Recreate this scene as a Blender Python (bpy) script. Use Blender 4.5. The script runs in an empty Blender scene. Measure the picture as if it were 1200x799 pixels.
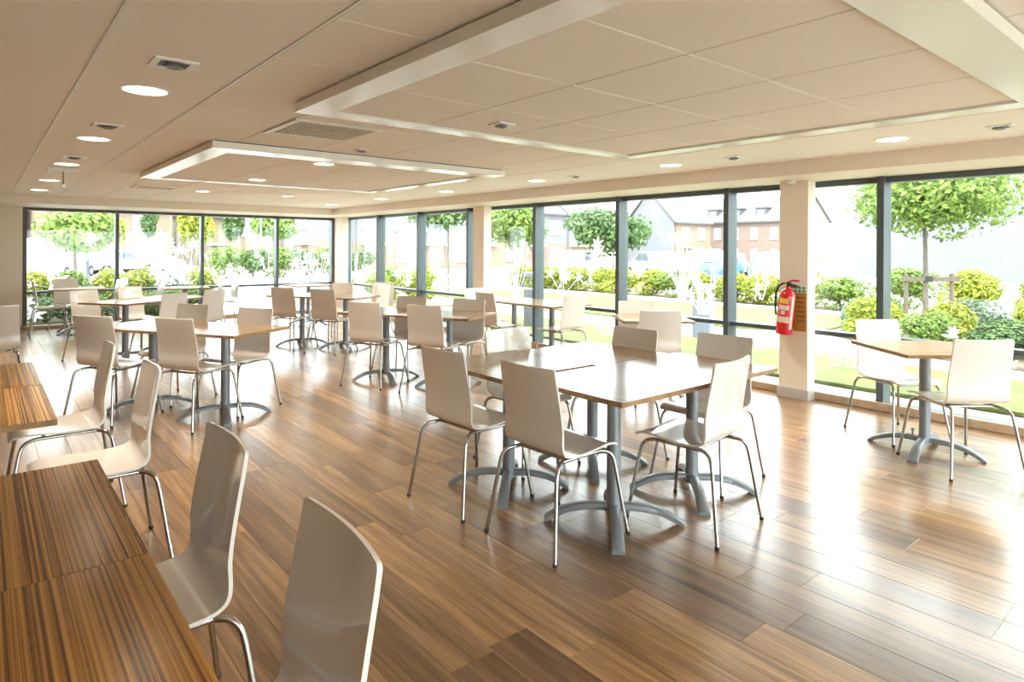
import bpy, bmesh, math, random
from mathutils import Vector, Matrix
random.seed(7)
R = math.radians
PI = math.pi
scene = bpy.context.scene
col = scene.collection

# ------------------------------------------------------------------ camera
FPX, TH, CYPX, ROLL, EYE = 748.0, R(39.81), 290.9, 0.005, 1.45
cam_d = bpy.data.cameras.new('camera'); cam = bpy.data.objects.new('camera', cam_d); col.objects.link(cam)
cam_d.sensor_width = 36.0; cam_d.sensor_fit = 'HORIZONTAL'
cam_d.lens = 36.0 * FPX / 1200.0
cam_d.shift_y = -(399.5 - CYPX) / 1200.0
cam_d.clip_start = 0.05; cam_d.clip_end = 500
fw = Vector((math.sin(TH), math.cos(TH), 0)); rt = Vector((math.cos(TH), -math.sin(TH), 0)); up = Vector((0, 0, 1))
right = rt * math.cos(ROLL) + up * math.sin(ROLL); upv = up * math.cos(ROLL) - rt * math.sin(ROLL)
m = Matrix((right, upv, -fw)).transposed().to_4x4(); m.translation = (0, 0, EYE)
cam.matrix_world = m
scene.camera = cam

# ------------------------------------------------------------------ world, sun, exposure
world = bpy.data.worlds.new('world'); scene.world = world; world.use_nodes = True
bg = world.node_tree.nodes['Background']
bg.inputs['Color'].default_value = (0.90, 0.95, 1.0, 1); bg.inputs['Strength'].default_value = 2.6
sun_d = bpy.data.lights.new('sun', 'SUN'); sun = bpy.data.objects.new('sun', sun_d); col.objects.link(sun)
sun_d.energy = 1.4; sun_d.angle = R(12); sun_d.color = (1, 0.96, 0.88)
sun.rotation_euler = Vector((0.62, 0.5, -0.75)).to_track_quat('-Z', 'Y').to_euler()
vs = scene.view_settings
vs.view_transform = 'Standard'; vs.look = 'None'; vs.gamma = 1.0; vs.use_curve_mapping = False
vs.exposure = 1.82
DOWNLIGHT_W = 3.6

# ------------------------------------------------------------------ materials
MATS = {}
def mat(name, base, rough=0.5, metal=0.0, spec=0.5, coat=0.0, coat_rough=0.1, emit=None, emit_s=0.0, var=0.0, var_scale=8.0, bump=0.0, bump_scale=60.0):
    if name in MATS: return MATS[name]
    mt = bpy.data.materials.new(name); mt.use_nodes = True; nt = mt.node_tree
    b = nt.nodes['Principled BSDF']
    b.inputs['Base Color'].default_value = (*base, 1); b.inputs['Roughness'].default_value = rough
    b.inputs['Metallic'].default_value = metal; b.inputs['Specular IOR Level'].default_value = spec
    b.inputs['Coat Weight'].default_value = coat; b.inputs['Coat Roughness'].default_value = coat_rough
    if emit:
        b.inputs['Emission Color'].default_value = (*emit, 1); b.inputs['Emission Strength'].default_value = emit_s
    tc = None
    if var or bump:
        tc = nt.nodes.new('ShaderNodeTexCoord')
    if var:
        n = nt.nodes.new('ShaderNodeTexNoise'); n.inputs['Scale'].default_value = var_scale; n.inputs['Detail'].default_value = 4
        nt.links.new(tc.outputs['Object'], n.inputs['Vector'])
        rp = nt.nodes.new('ShaderNodeValToRGB')
        rp.color_ramp.elements[0].position = 0.3; rp.color_ramp.elements[1].position = 0.7
        rp.color_ramp.elements[0].color = (*[max(0, c * (1 - var)) for c in base], 1)
        rp.color_ramp.elements[1].color = (*[min(1, c * (1 + var)) for c in base], 1)
        nt.links.new(n.outputs['Fac'], rp.inputs['Fac']); nt.links.new(rp.outputs['Color'], b.inputs['Base Color'])
    if bump:
        n2 = nt.nodes.new('ShaderNodeTexNoise'); n2.inputs['Scale'].default_value = bump_scale; n2.inputs['Detail'].default_value = 3
        nt.links.new(tc.outputs['Object'], n2.inputs['Vector'])
        bp = nt.nodes.new('ShaderNodeBump'); bp.inputs['Strength'].default_value = bump; bp.inputs['Distance'].default_value = 0.01
        nt.links.new(n2.outputs['Fac'], bp.inputs['Height']); nt.links.new(bp.outputs['Normal'], b.inputs['Normal'])
    MATS[name] = mt
    return mt

def zebrano():
    mt = bpy.data.materials.new('zebrano'); mt.use_nodes = True; nt = mt.node_tree; N = nt.nodes.new; L = nt.links.new
    b = nt.nodes['Principled BSDF']; b.inputs['Roughness'].default_value = 0.20; b.inputs['Specular IOR Level'].default_value = 0.42
    tc = N('ShaderNodeTexCoord'); oi = N('ShaderNodeObjectInfo')
    add = N('ShaderNodeVectorMath'); add.operation = 'ADD'; L(tc.outputs['Object'], add.inputs[0])
    cmb = N('ShaderNodeCombineXYZ'); mul = N('ShaderNodeMath'); mul.operation = 'MULTIPLY'; mul.inputs[1].default_value = 13.0
    L(oi.outputs['Random'], mul.inputs[0]); L(mul.outputs[0], cmb.inputs['X']); L(cmb.outputs[0], add.inputs[1])
    mp = N('ShaderNodeMapping'); mp.inputs['Scale'].default_value = (180, 0.45, 6); L(add.outputs[0], mp.inputs['Vector'])
    n = N('ShaderNodeTexNoise'); n.inputs['Scale'].default_value = 1.0; n.inputs['Detail'].default_value = 3; n.inputs['Roughness'].default_value = 0.55
    L(mp.outputs[0], n.inputs['Vector'])
    rp = N('ShaderNodeValToRGB'); e = rp.color_ramp.elements
    e[0].position = 0.38; e[0].color = (0.10, 0.034, 0.006, 1); e[1].position = 0.64; e[1].color = (0.60, 0.31, 0.075, 1)
    k = e.new(0.5); k.color = (0.35, 0.155, 0.034, 1)
    L(n.outputs['Fac'], rp.inputs['Fac']); L(rp.outputs['Color'], b.inputs['Base Color'])
    MATS['zebrano'] = mt
zebrano()

def light_oak():
    mt = bpy.data.materials.new('light_oak_laminate'); mt.use_nodes = True; nt = mt.node_tree; N = nt.nodes.new; L = nt.links.new
    b = nt.nodes['Principled BSDF']; b.inputs['Roughness'].default_value = 0.17; b.inputs['Specular IOR Level'].default_value = 0.55
    tc = N('ShaderNodeTexCoord'); mp = N('ShaderNodeMapping'); mp.inputs['Scale'].default_value = (45, 1.2, 4); L(tc.outputs['Object'], mp.inputs['Vector'])
    n = N('ShaderNodeTexNoise'); n.inputs['Scale'].default_value = 1.0; n.inputs['Detail'].default_value = 4; L(mp.outputs[0], n.inputs['Vector'])
    rp = N('ShaderNodeValToRGB'); e = rp.color_ramp.elements
    e[0].position = 0.3; e[0].color = (0.30, 0.185, 0.10, 1); e[1].position = 0.7; e[1].color = (0.44, 0.295, 0.175, 1)
    L(n.outputs['Fac'], rp.inputs['Fac']); L(rp.outputs['Color'], b.inputs['Base Color']); MATS['light_oak'] = mt
light_oak()

def oak():
    mt = bpy.data.materials.new('oak_plank'); mt.use_nodes = True; nt = mt.node_tree; N = nt.nodes.new; L = nt.links.new
    b = nt.nodes['Principled BSDF']; b.inputs['Specular IOR Level'].default_value = 0.5
    geo = N('ShaderNodeNewGeometry'); oi = N('ShaderNodeObjectInfo')
    s = N('ShaderNodeMath'); s.operation = 'ADD'; L(geo.outputs['Random Per Island'], s.inputs[0]); L(oi.outputs['Random'], s.inputs[1])
    fr = N('ShaderNodeMath'); fr.operation = 'FRACT'; L(s.outputs[0], fr.inputs[0])
    off = N('ShaderNodeCombineXYZ'); m1 = N('ShaderNodeMath'); m1.operation = 'MULTIPLY'; m1.inputs[1].default_value = 37.0
    L(fr.outputs[0], m1.inputs[0]); L(m1.outputs[0], off.inputs['Y']); L(m1.outputs[0], off.inputs['Z'])
    ad = N('ShaderNodeVectorMath'); ad.operation = 'ADD'; L(geo.outputs['Position'], ad.inputs[0]); L(off.outputs[0], ad.inputs[1])
    mp = N('ShaderNodeMapping'); mp.inputs['Scale'].default_value = (12, 0.55, 1); L(ad.outputs[0], mp.inputs['Vector'])
    n1 = N('ShaderNodeTexNoise'); n1.inputs['Scale'].default_value = 1.6; n1.inputs['Detail'].default_value = 6; n1.inputs['Roughness'].default_value = 0.6; n1.inputs['Distortion'].default_value = 0.7
    L(mp.outputs[0], n1.inputs['Vector'])
    mp2 = N('ShaderNodeMapping'); mp2.inputs['Scale'].default_value = (110, 4, 1); L(ad.outputs[0], mp2.inputs['Vector'])
    n2 = N('ShaderNodeTexNoise'); n2.inputs['Scale'].default_value = 1.0; n2.inputs['Detail'].default_value = 3; L(mp2.outputs[0], n2.inputs['Vector'])
    r1 = N('ShaderNodeValToRGB'); e = r1.color_ramp.elements
    e[0].position = 0.28; e[0].color = (0.13, 0.060, 0.021, 1); e[1].position = 0.72; e[1].color = (0.52, 0.315, 0.15, 1)
    k = e.new(0.5); k.color = (0.33, 0.182, 0.076, 1)
    L(n1.outputs['Fac'], r1.inputs['Fac'])
    r2 = N('ShaderNodeValToRGB'); e = r2.color_ramp.elements
    e[0].position = 0; e[0].color = (0.52, 0.48, 0.46, 1); e[1].position = 1; e[1].color = (1.26, 1.22, 1.12, 1)
    L(fr.outputs[0], r2.inputs['Fac'])
    mx = N('ShaderNodeMix'); mx.data_type = 'RGBA'; mx.blend_type = 'MULTIPLY'; mx.inputs[0].default_value = 1
    L(r1.outputs['Color'], mx.inputs[6]); L(r2.outputs['Color'], mx.inputs[7])
    r3 = N('ShaderNodeValToRGB'); e = r3.color_ramp.elements
    e[0].position = 0.35; e[0].color = (0.78, 0.76, 0.74, 1); e[1].position = 0.6; e[1].color = (1.05, 1.05, 1.05, 1)
    L(n2.outputs['Fac'], r3.inputs['Fac'])
    mx2 = N('ShaderNodeMix'); mx2.data_type = 'RGBA'; mx2.blend_type = 'MULTIPLY'; mx2.inputs[0].default_value = 1
    L(mx.outputs[2], mx2.inputs[6]); L(r3.outputs['Color'], mx2.inputs[7])
    L(mx2.outputs[2], b.inputs['Base Color'])
    rr = N('ShaderNodeMapRange'); rr.inputs[3].default_value = 0.24; rr.inputs[4].default_value = 0.36
    b.inputs['Coat Weight'].default_value = 0.7; b.inputs['Coat Roughness'].default_value = 0.22; b.inputs['Coat IOR'].default_value = 1.6
    L(n1.outputs['Fac'], rr.inputs[0]); L(rr.outputs[0], b.inputs['Roughness'])
    bp = N('ShaderNodeBump'); bp.inputs['Strength'].default_value = 0.06; bp.inputs['Distance'].default_value = 0.001
    L(n2.outputs['Fac'], bp.inputs['Height']); L(bp.outputs['Normal'], b.inputs['Normal'])
    MATS['oak'] = mt
oak()

def glass():
    mt = bpy.data.materials.new('window_glass'); mt.use_nodes = True; nt = mt.node_tree
    for n in list(nt.nodes): nt.nodes.remove(n)
    N = nt.nodes.new; L = nt.links.new
    o = N('ShaderNodeOutputMaterial'); t = N('ShaderNodeBsdfTransparent'); t.inputs[0].default_value = (0.93, 0.97, 0.95, 1)
    g = N('ShaderNodeBsdfGlossy'); g.inputs['Roughness'].default_value = 0.02; lw = N('ShaderNodeLayerWeight'); lw.inputs[0].default_value = 0.5; pw = N('ShaderNodeMath'); pw.operation = 'POWER'; pw.inputs[1].default_value = 4.5; L(lw.outputs['Facing'], pw.inputs[0])
    f = N('ShaderNodeMath'); f.operation = 'MULTIPLY_ADD'; f.inputs[1].default_value = 0.5; f.inputs[2].default_value = 0.03; L(pw.outputs[0], f.inputs[0])
    mx = N('ShaderNodeMixShader'); L(f.outputs[0], mx.inputs[0]); L(t.outputs[0], mx.inputs[1]); L(g.outputs[0], mx.inputs[2]); L(mx.outputs[0], o.inputs[0])
    MATS['glass'] = mt
glass()

def decal_mat():
    mt = bpy.data.materials.new('white_vinyl'); mt.use_nodes = True; nt = mt.node_tree
    for n in list(nt.nodes): nt.nodes.remove(n)
    N = nt.nodes.new; L = nt.links.new
    o = N('ShaderNodeOutputMaterial'); t = N('ShaderNodeBsdfTranslucent'); t.inputs[0].default_value = (0.95, 0.95, 0.95, 1)
    d = N('ShaderNodeBsdfDiffuse'); d.inputs[0].default_value = (0.9, 0.9, 0.9, 1); mx = N('ShaderNodeMixShader'); mx.inputs[0].default_value = 0.4
    L(t.outputs[0], mx.inputs[1]); L(d.outputs[0], mx.inputs[2])
    tp = N('ShaderNodeBsdfTransparent'); m2 = N('ShaderNodeMixShader'); m2.inputs[0].default_value = 0.22; L(mx.outputs[0], m2.inputs[1]); L(tp.outputs[0], m2.inputs[2])
    L(m2.outputs[0], o.inputs[0]); MATS['vinyl'] = mt
decal_mat()

def leaf_mat(name, c1, c2):
    mt = bpy.data.materials.new(name); mt.use_nodes = True; nt = mt.node_tree; N = nt.nodes.new; L = nt.links.new
    b = nt.nodes['Principled BSDF']; b.inputs['Roughness'].default_value = 0.5
    geo = N('ShaderNodeNewGeometry'); rp = N('ShaderNodeValToRGB')
    rp.color_ramp.elements[0].color = (*c1, 1); rp.color_ramp.elements[1].color = (*c2, 1)
    L(geo.outputs['Random Per Island'], rp.inputs['Fac']); L(rp.outputs['Color'], b.inputs['Base Color'])
    tr = N('ShaderNodeBsdfTranslucent'); L(rp.outputs['Color'], tr.inputs[0]); mx = N('ShaderNodeMixShader'); mx.inputs[0].default_value = 0.35
    out = nt.nodes['Material Output']; L(b.outputs[0], mx.inputs[1]); L(tr.outputs[0], mx.inputs[2]); L(mx.outputs[0], out.inputs[0])
    MATS[name] = mt
leaf_mat('leaf_yellow', (0.17, 0.21, 0.015), (0.44, 0.46, 0.05))
leaf_mat('leaf_mid', (0.08, 0.15, 0.02), (0.27, 0.36, 0.07))
leaf_mat('leaf_dark', (0.04, 0.09, 0.025), (0.16, 0.25, 0.08))
leaf_mat('leaf_blue', (0.10, 0.15, 0.10), (0.24, 0.29, 0.20))

mat('lacquer', (0.80, 0.735, 0.67), rough=0.14, coat=0.6, coat_rough=0.03)
mat('chrome', (0.50, 0.49, 0.47), rough=0.13, metal=1.0)
mat('rubber', (0.02, 0.02, 0.02), rough=0.6)
mat('silver_paint', (0.27, 0.29, 0.315), rough=0.36, metal=0.3)
mat('edge_wood', (0.36, 0.20, 0.085), rough=0.45, var=0.25, var_scale=30)
mat('wall_paint', (0.82, 0.73, 0.60), rough=0.7, bump=0.03, bump_scale=180)
mat('white_paint', (0.86, 0.84, 0.80), rough=0.45)
mat('column_paint', (0.86, 0.77, 0.65), rough=0.6, bump=0.03, bump_scale=180)
mat('ceiling_tile', (0.95, 0.905, 0.83), rough=0.85, bump=0.05, bump_scale=300)
mat('plasterboard', (0.95, 0.905, 0.835), rough=0.7, bump=0.03, bump_scale=120)
mat('void', (0.08, 0.06, 0.05), rough=0.9)
mat('raft_frame', (0.88, 0.86, 0.80), rough=0.22)
mat('frame_dark', (0.085, 0.107, 0.115), rough=0.35, spec=0.5)
mat('frame_brown', (0.10, 0.075, 0.06), rough=0.4)
mat('sill_wood', (0.50, 0.36, 0.24), rough=0.4, var=0.15, var_scale=12)
mat('skirting', (0.52, 0.47, 0.44), rough=0.5)
mat('lamp_glow', (1, 0.95, 0.85), rough=0.4, emit=(1.0, 0.88, 0.68), emit_s=3.0)
mat('lamp_rim', (0.9, 0.86, 0.76), rough=0.3)
mat('black_plastic', (0.015, 0.015, 0.016), rough=0.4)
mat('red_paint', (0.62, 0.012, 0.02), rough=0.22, coat=0.4)
mat('label_cream', (0.80, 0.62, 0.55), rough=0.5)
mat('label_yellow', (0.80, 0.50, 0.06), rough=0.5)
mat('sign_gold', (0.45, 0.24, 0.05), rough=0.35)
mat('sign_green', (0.12, 0.35, 0.16), rough=0.4)
mat('sign_white', (0.85, 0.85, 0.82), rough=0.4)

# ------------------------------------------------------------------ mesh helpers
class MB:
    def __init__(s): s.v = []; s.f = []
    def add(s, vs, fs):
        o = len(s.v); s.v += [tuple(q) for q in vs]; s.f += [tuple(i + o for i in q) for q in fs]; return s
    def box(s, x0, x1, y0, y1, z0, z1):
        return s.add([(x0,y0,z0),(x1,y0,z0),(x1,y1,z0),(x0,y1,z0),(x0,y0,z1),(x1,y0,z1),(x1,y1,z1),(x0,y1,z1)],
                     [(0,3,2,1),(4,5,6,7),(0,1,5,4),(1,2,6,5),(2,3,7,6),(3,0,4,7)])
    def bbox(s, x0, x1, y0, y1, z0, z1, b):
        # box with chamfered edges
        bm = bmesh.new(); bmesh.ops.create_cube(bm, size=1)
        for v in bm.verts: v.co = Vector(((x0+x1)/2+v.co.x*(x1-x0), (y0+y1)/2+v.co.y*(y1-y0), (z0+z1)/2+v.co.z*(z1-z0)))
        bmesh.ops.bevel(bm, geom=bm.edges[:], offset=b, segments=2, affect='EDGES', profile=0.5)
        bm.verts.index_update(); s.add([v.co[:] for v in bm.verts], [[v.index for v in f.verts] for f in bm.faces]); bm.free(); return s
    def prism(s, poly, z0, z1):
        n = len(poly); vs = [(x, y, z0) for x, y in poly] + [(x, y, z1) for x, y in poly]
        fs = [tuple(reversed(range(n))), tuple(range(n, 2*n))] + [(i, (i+1) % n, n+(i+1) % n, n+i) for i in range(n)]
        return s.add(vs, fs)
    def prism_axis(s, poly, a0, a1, axis):
        # poly in the two other axes: axis 'x' -> (y,z), axis 'y' -> (x,z)
        n = len(poly); f = (lambda p, a: (a, p[0], p[1])) if axis == 'x' else (lambda p, a: (p[0], a, p[1]))
        vs = [f(p, a0) for p in poly] + [f(p, a1) for p in poly]
        fs = [tuple(reversed(range(n))), tuple(range(n, 2*n))] + [(i, (i+1) % n, n+(i+1) % n, n+i) for i in range(n)]
        return s.add(vs, fs)
    def lathe(s, prof, seg=24, c=(0, 0, 0)):
        vs = []; fs = []; n = len(prof)
        for k in range(seg):
            a = 2*PI*k/seg
            for r, z in prof: vs.append((c[0]+r*math.cos(a), c[1]+r*math.sin(a), c[2]+z))
        for k in range(seg):
            k2 = (k+1) % seg
            for i in range(n-1): fs.append((k*n+i, k2*n+i, k2*n+i+1, k*n+i+1))
        fs.append(tuple(k*n for k in reversed(range(seg)))); fs.append(tuple(k*n+n-1 for k in range(seg)))
        return s.add(vs, fs)
    def tube(s, pts, r, seg=10, cap=True):
        P = [Vector(p) for p in pts]; rs = r if isinstance(r, (list, tuple)) else [r]*len(P)
        vs = []; fs = []; nrm = None
        for i, p in enumerate(P):
            d = (P[min(i+1, len(P)-1)] - P[max(i-1, 0)]).normalized()
            if nrm is None: nrm = d.orthogonal().normalized()
            else: nrm = (nrm - d*nrm.dot(d)).normalized()
            bi = d.cross(nrm)
            for k in range(seg):
                a = 2*PI*k/seg; vs.append(p + (nrm*math.cos(a) + bi*math.sin(a))*rs[i])
        for i in range(len(P)-1):
            for k in range(seg): fs.append((i*seg+k, i*seg+(k+1) % seg, (i+1)*seg+(k+1) % seg, (i+1)*seg+k))
        if cap: fs.append(tuple(reversed(range(seg)))); fs.append(tuple((len(P)-1)*seg+k for k in range(seg)))
        return s.add(vs, fs)
    def mesh(s, name, smooth=None):
        me = bpy.data.meshes.new(name); me.from_pydata([tuple(v) for v in s.v], [], s.f); me.update()
        if smooth is not None:
            me.polygons.foreach_set('use_smooth', [True]*len(me.polygons)); me.set_sharp_from_angle(angle=R(smooth))
        return me
    def build(s, name, material, parent=None, smooth=None):
        me = s.mesh(name, smooth)
        me.materials.append(MATS[material] if isinstance(material, str) else material)
        return link(bpy.data.objects.new(name, me), parent)

def link(o, parent=None):
    col.objects.link(o)
    if parent is not None: o.parent = parent
    return o
def empty(name, loc=(0, 0, 0), rz=0):
    o = bpy.data.objects.new(name, None); col.objects.link(o); o.location = loc; o.rotation_euler = (0, 0, rz); o.empty_display_size = 0.1
    return o
def tag(o, label=None, cat=None, group=None, kind=None):
    if label: o['label'] = label
    if cat: o['category'] = cat
    if group: o['group'] = group
    if kind: o['kind'] = kind
    return o
def copy_tree(o, parent=None):
    c = o.copy(); col.objects.link(c)
    if parent is not None: c.parent = parent
    for ch in list(o.children): copy_tree(ch, c)
    return c
def rrect(hx, hy, r, seg=5):
    out = []
    for cx, cy, a0 in ((hx-r, hy-r, 0), (-hx+r, hy-r, 90), (-hx+r, -hy+r, 180), (hx-r, -hy+r, 270)):
        for i in range(seg+1):
            a = R(a0 + 90*i/seg); out.append((cx + r*math.cos(a), cy + r*math.sin(a)))
    return out
def smooth_path(pts, n=6):
    # Catmull-Rom
    P = [Vector(p) for p in pts]; P = [P[0]*2-P[1]] + P + [P[-1]*2-P[-2]]; out = []
    for i in range(1, len(P)-2):
        for k in range(n):
            t = k/n; a, b, c, d = P[i-1], P[i], P[i+1], P[i+2]
            out.append(0.5*((2*b) + (c-a)*t + (2*a-5*b+4*c-d)*t*t + (3*b-a-3*c+d)*t**3))
    out.append(P[-2]); return out

# ------------------------------------------------------------------ room shell
X0, X1, Y0, Y1 = -3.2, 6.386, -2.9, 13.90        # left wall, window plane, wall behind, back window plane
CZ = 2.25; SOFF = 2.12; HEAD = 2.085; TRAN = 0.64

def struct(o, label=None):
    o['kind'] = 'structure'
    if label: o['label'] = label
    return o

floor = struct(MB().box(X0-0.1, X1-0.11, Y0-0.1, Y1-0.08, -0.22, -0.010).build('floor', 'void'), 'oak-effect plank floor running towards the back windows')
# planks: run along Y
PW, PL = 0.185, 1.22
def project(x, y, z):
    d = x*math.sin(TH)+y*math.cos(TH); l = x*math.cos(TH)-y*math.sin(TH)
    if d < 0.1: return None
    return 600+FPX*l/d, CYPX-FPX*(z-EYE)/d, d
planks = []
nrow = int((X1-0.12-X0)/PW)+1
for i in range(nrow):
    xa = X0+i*PW; xb = min(xa+PW, X1-0.12)
    if xb-xa < 0.02: continue
    y = Y0-random.random()*PL
    while y < Y1-0.1:
        ya, yb = max(y, Y0), min(y+PL, Y1-0.1)
        if yb-ya > 0.03: planks.append((xa, xb, ya, yb))
        y += PL
def vis_area(pl):
    xa, xb, ya, yb = pl; best = 0
    P = [project(xx, yy, 0) for xx in (xa, xb) for yy in (ya, (ya+yb)/2, yb)]
    P = [q for q in P if q and -5 < q[0] < 1205 and 285 < q[1] < 805]
    if not P: return -1
    return len(P)/6*(xb-xa)*(yb-ya)/min(q[2] for q in P)**3
order = sorted(range(len(planks)), key=lambda i: -vis_area(planks[i]))
ind = set(order[:300])
def plank_mb(mb, hx, hy, cx=0, cy=0, cz=0):
    g, c = 0.0004, 0.0012
    a, b2 = hx-g, hy-g
    vs = [(cx-a, cy-b2, cz-0.009), (cx+a, cy-b2, cz-0.009), (cx+a, cy+b2, cz-0.009), (cx-a, cy+b2, cz-0.009)]
    vs += [(cx-a, cy-b2, cz-0.0008), (cx+a, cy-b2, cz-0.0008), (cx+a, cy+b2, cz-0.0008), (cx-a, cy+b2, cz-0.0008)]
    vs += [(cx-a+c, cy-b2+c, cz), (cx+a-c, cy-b2+c, cz), (cx+a-c, cy+b2-c, cz), (cx-a+c, cy+b2-c, cz)]
    fs = [(8, 9, 10, 11)] + [(q, (q+1) % 4, 4+(q+1) % 4, 4+q) for q in range(4)] + [(4+q, 4+(q+1) % 4, 8+(q+1) % 4, 8+q) for q in range(4)]
    mb.add(vs, fs); return mb
pm_cache = {}
rest = MB()
for i, (xa, xb, ya, yb) in enumerate(planks):
    cx, cy, hx, hy = (xa+xb)/2, (ya+yb)/2, (xb-xa)/2, (yb-ya)/2
    if i in ind:
        key = (round(hx, 4), round(hy, 4))
        if key not in pm_cache:
            me = plank_mb(MB(), hx, hy).mesh('plank'); me.materials.append(MATS['oak']); pm_cache[key] = me
        o = link(bpy.data.objects.new('plank', pm_cache[key]), floor); o.location = (cx, cy, 0)
    else: plank_mb(rest, hx, hy, cx, cy)
tag(rest.build('far_planks', 'oak', floor), kind='stuff')

# walls
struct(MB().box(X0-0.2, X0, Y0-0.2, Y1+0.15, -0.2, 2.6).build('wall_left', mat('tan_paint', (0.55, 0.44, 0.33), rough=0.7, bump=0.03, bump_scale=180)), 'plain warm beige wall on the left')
struct(MB().box(X0, -0.5, Y0-0.2, Y0, -0.2, 2.6).build('wall_front', 'wall_paint'), 'plain beige wall behind the camera')
struct(MB().box(X1-0.12, X1+0.1, Y0-0.2, -2.41, -0.2, 2.6).build('wall_right', 'wall_paint'), 'narrow wall pier ending the long window wall')
BWX = 0.56
struct(MB().box(X0, BWX, Y1-0.10, Y1+0.15, -0.2, 2.6).build('wall_back', 'wall_paint'), 'beige wall left of the back windows')
struct(MB().box(X0, BWX, Y1-0.115, Y1-0.10, 0, 0.09).build('baseboard_back', 'skirting'))
struct(MB().box(X0, X0+0.015, Y0, Y1-0.115, 0, 0.09).build('baseboard_left', 'skirting'))

# ceiling: base slab, plasterboard strips, tiles
ceil = struct(MB().box(X0, X1+0.1, Y0, Y1+0.15, CZ+0.022, 2.62).build('ceiling', 'void'), 'suspended ceiling of beige tiles with smooth plasterboard margins')
GA, GB, GC = 0.365, 0.945, 4.50
YB = 12.56; XB = 5.62
for a, b in ((X0+0.002, GA-0.004), (GA+0.004, GB-0.005)):
    MB().box(a, b, Y0+0.002, YB, CZ, CZ+0.021).build('plasterboard_strip', 'plasterboard', ceil)
MB().box(GC+0.006, XB, Y0+0.002, YB, CZ, CZ+0.021).build('plasterboard_strip', 'plasterboard', ceil)
for gx in (GA, GB): MB().box(gx-0.0065, gx+0.0065, Y0+0.01, YB-0.005, CZ-0.004, CZ+0.012).build('edge_trim', 'white_paint', ceil)
xs = [GB+0.008, 1.5, 2.1, 2.7, 3.3, 3.9, GC]
ys = []
y = 2.10-0.6*9
while y < YB: ys.append(y); y += 0.6
ys.append(YB)
def tile_mesh(w, d, cache={}):
    k = (round(w, 3), round(d, 3))
    if k not in cache:
        hx, hy, c = w/2-0.003, d/2-0.003, 0.004
        vs = [(-hx+c, -hy+c, 0), (hx-c, -hy+c, 0), (hx-c, hy-c, 0), (-hx+c, hy-c, 0), (-hx, -hy, c), (hx, -hy, c), (hx, hy, c), (-hx, hy, c), (-hx, -hy, 0.02), (hx, -hy, 0.02), (hx, hy, 0.02), (-hx, hy, 0.02)]
        fs = [(3, 2, 1, 0)] + [(q, (q+1) % 4, 4+(q+1) % 4, 4+q) for q in range(4)] + [(4+q, 4+(q+1) % 4, 8+(q+1) % 4, 8+q) for q in range(4)]
        me = MB().add(vs, fs).mesh('ceiling_tile'); me.materials.append(MATS['ceiling_tile']); cache[k] = me
    return cache[k]
RAFTS = [(1.325, 4.13, 0.60, 3.46), (1.325, 4.13, 5.07, 7.88)]
GRX, GRY = 1.5, 3.9
for i in range(len(xs)-1):
    for j in range(len(ys)-1):
        xa, xb, ya, yb = xs[i], xs[i+1], ys[j], ys[j+1]
        if ya < Y0-0.05: continue
        if abs(xa-GRX) < 0.02 and abs(ya-GRY) < 0.02: continue
        if any(xa > r[0]-0.05 and xb < r[1]+0.05 and ya > r[2]-0.05 and yb < r[3]+0.05 for r in RAFTS): continue
        o = link(bpy.data.objects.new('ceiling_tile', tile_mesh(xb-xa, yb-ya)), ceil); o.location = ((xa+xb)/2, (ya+yb)/2, CZ)

# bulkheads above the windows
struct(MB().box(XB, X1+0.1, Y0, YB+0.002, SOFF, CZ+0.03).build('trim_1', 'column_paint'), 'boxed beige bulkhead above the long window wall')
struct(MB().box(X0, X1+0.1, YB, Y1+0.12, SOFF, CZ+0.03).build('trim_2', 'column_paint'), 'boxed beige bulkhead above the back windows')

# ------------------------------------------------------------------ windows
def pane(parent, axis, plane, a0, a1, z0, z1):
    mb = MB()
    if axis == 'x': mb.box(plane-0.006, plane+0.006, a0, a1, z0, z1)
    else: mb.box(a0, a1, plane-0.006, plane+0.006, z0, z1)
    return mb.build('glass_pane', 'glass', parent)
wn = 0
MUL = [13.43, 11.87, 10.28, 8.70, 7.02, 5.42, 3.87, 2.31, 0.75, -0.81, -2.37]
WINR = []
for i in range(len(MUL)-1):
    yb, ya = MUL[i], MUL[i+1]; wn += 1
    mb = MB()
    mb.box(X1-0.06, X1+0.06, ya+0.031, yb-0.031, SOFF-0.055, SOFF-0.002)            # head
    mb.box(X1-0.06, X1+0.06, ya+0.031, yb-0.031, 0.0, 0.055)                         # sill rail
    w = struct(mb.build('window_%d' % wn, 'frame_dark'), 'tall glazed bay of the long window wall')
    MB().box(X1-0.07, X1+0.05, ya+0.031, yb-0.031, TRAN-0.022, TRAN+0.022).build('transom', 'frame_dark', w)
    mm = MB(); mm.box(X1-0.115, X1+0.06, ya-0.03, ya+0.03, 0, SOFF-0.002); mm.box(X1-0.122, X1-0.115, ya-0.022, ya+0.022, 0, SOFF-0.002)
    mm.build('mullion', 'frame_dark', w)
    if i == 0: MB().box(X1-0.115, X1+0.06, yb-0.03, yb+0.03, 0, SOFF-0.002).build('mullion', 'frame_dark', w)
    pane(w, 'x', X1, ya+0.03, yb-0.03, TRAN+0.02, SOFF-0.055); pane(w, 'x', X1, ya+0.03, yb-0.03, 0.05, TRAN-0.02)
    WINR.append((w, ya, yb))
MULB = [BWX+0.03, 1.96, 3.43, 4.93, 6.19]
WINB = []
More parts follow.
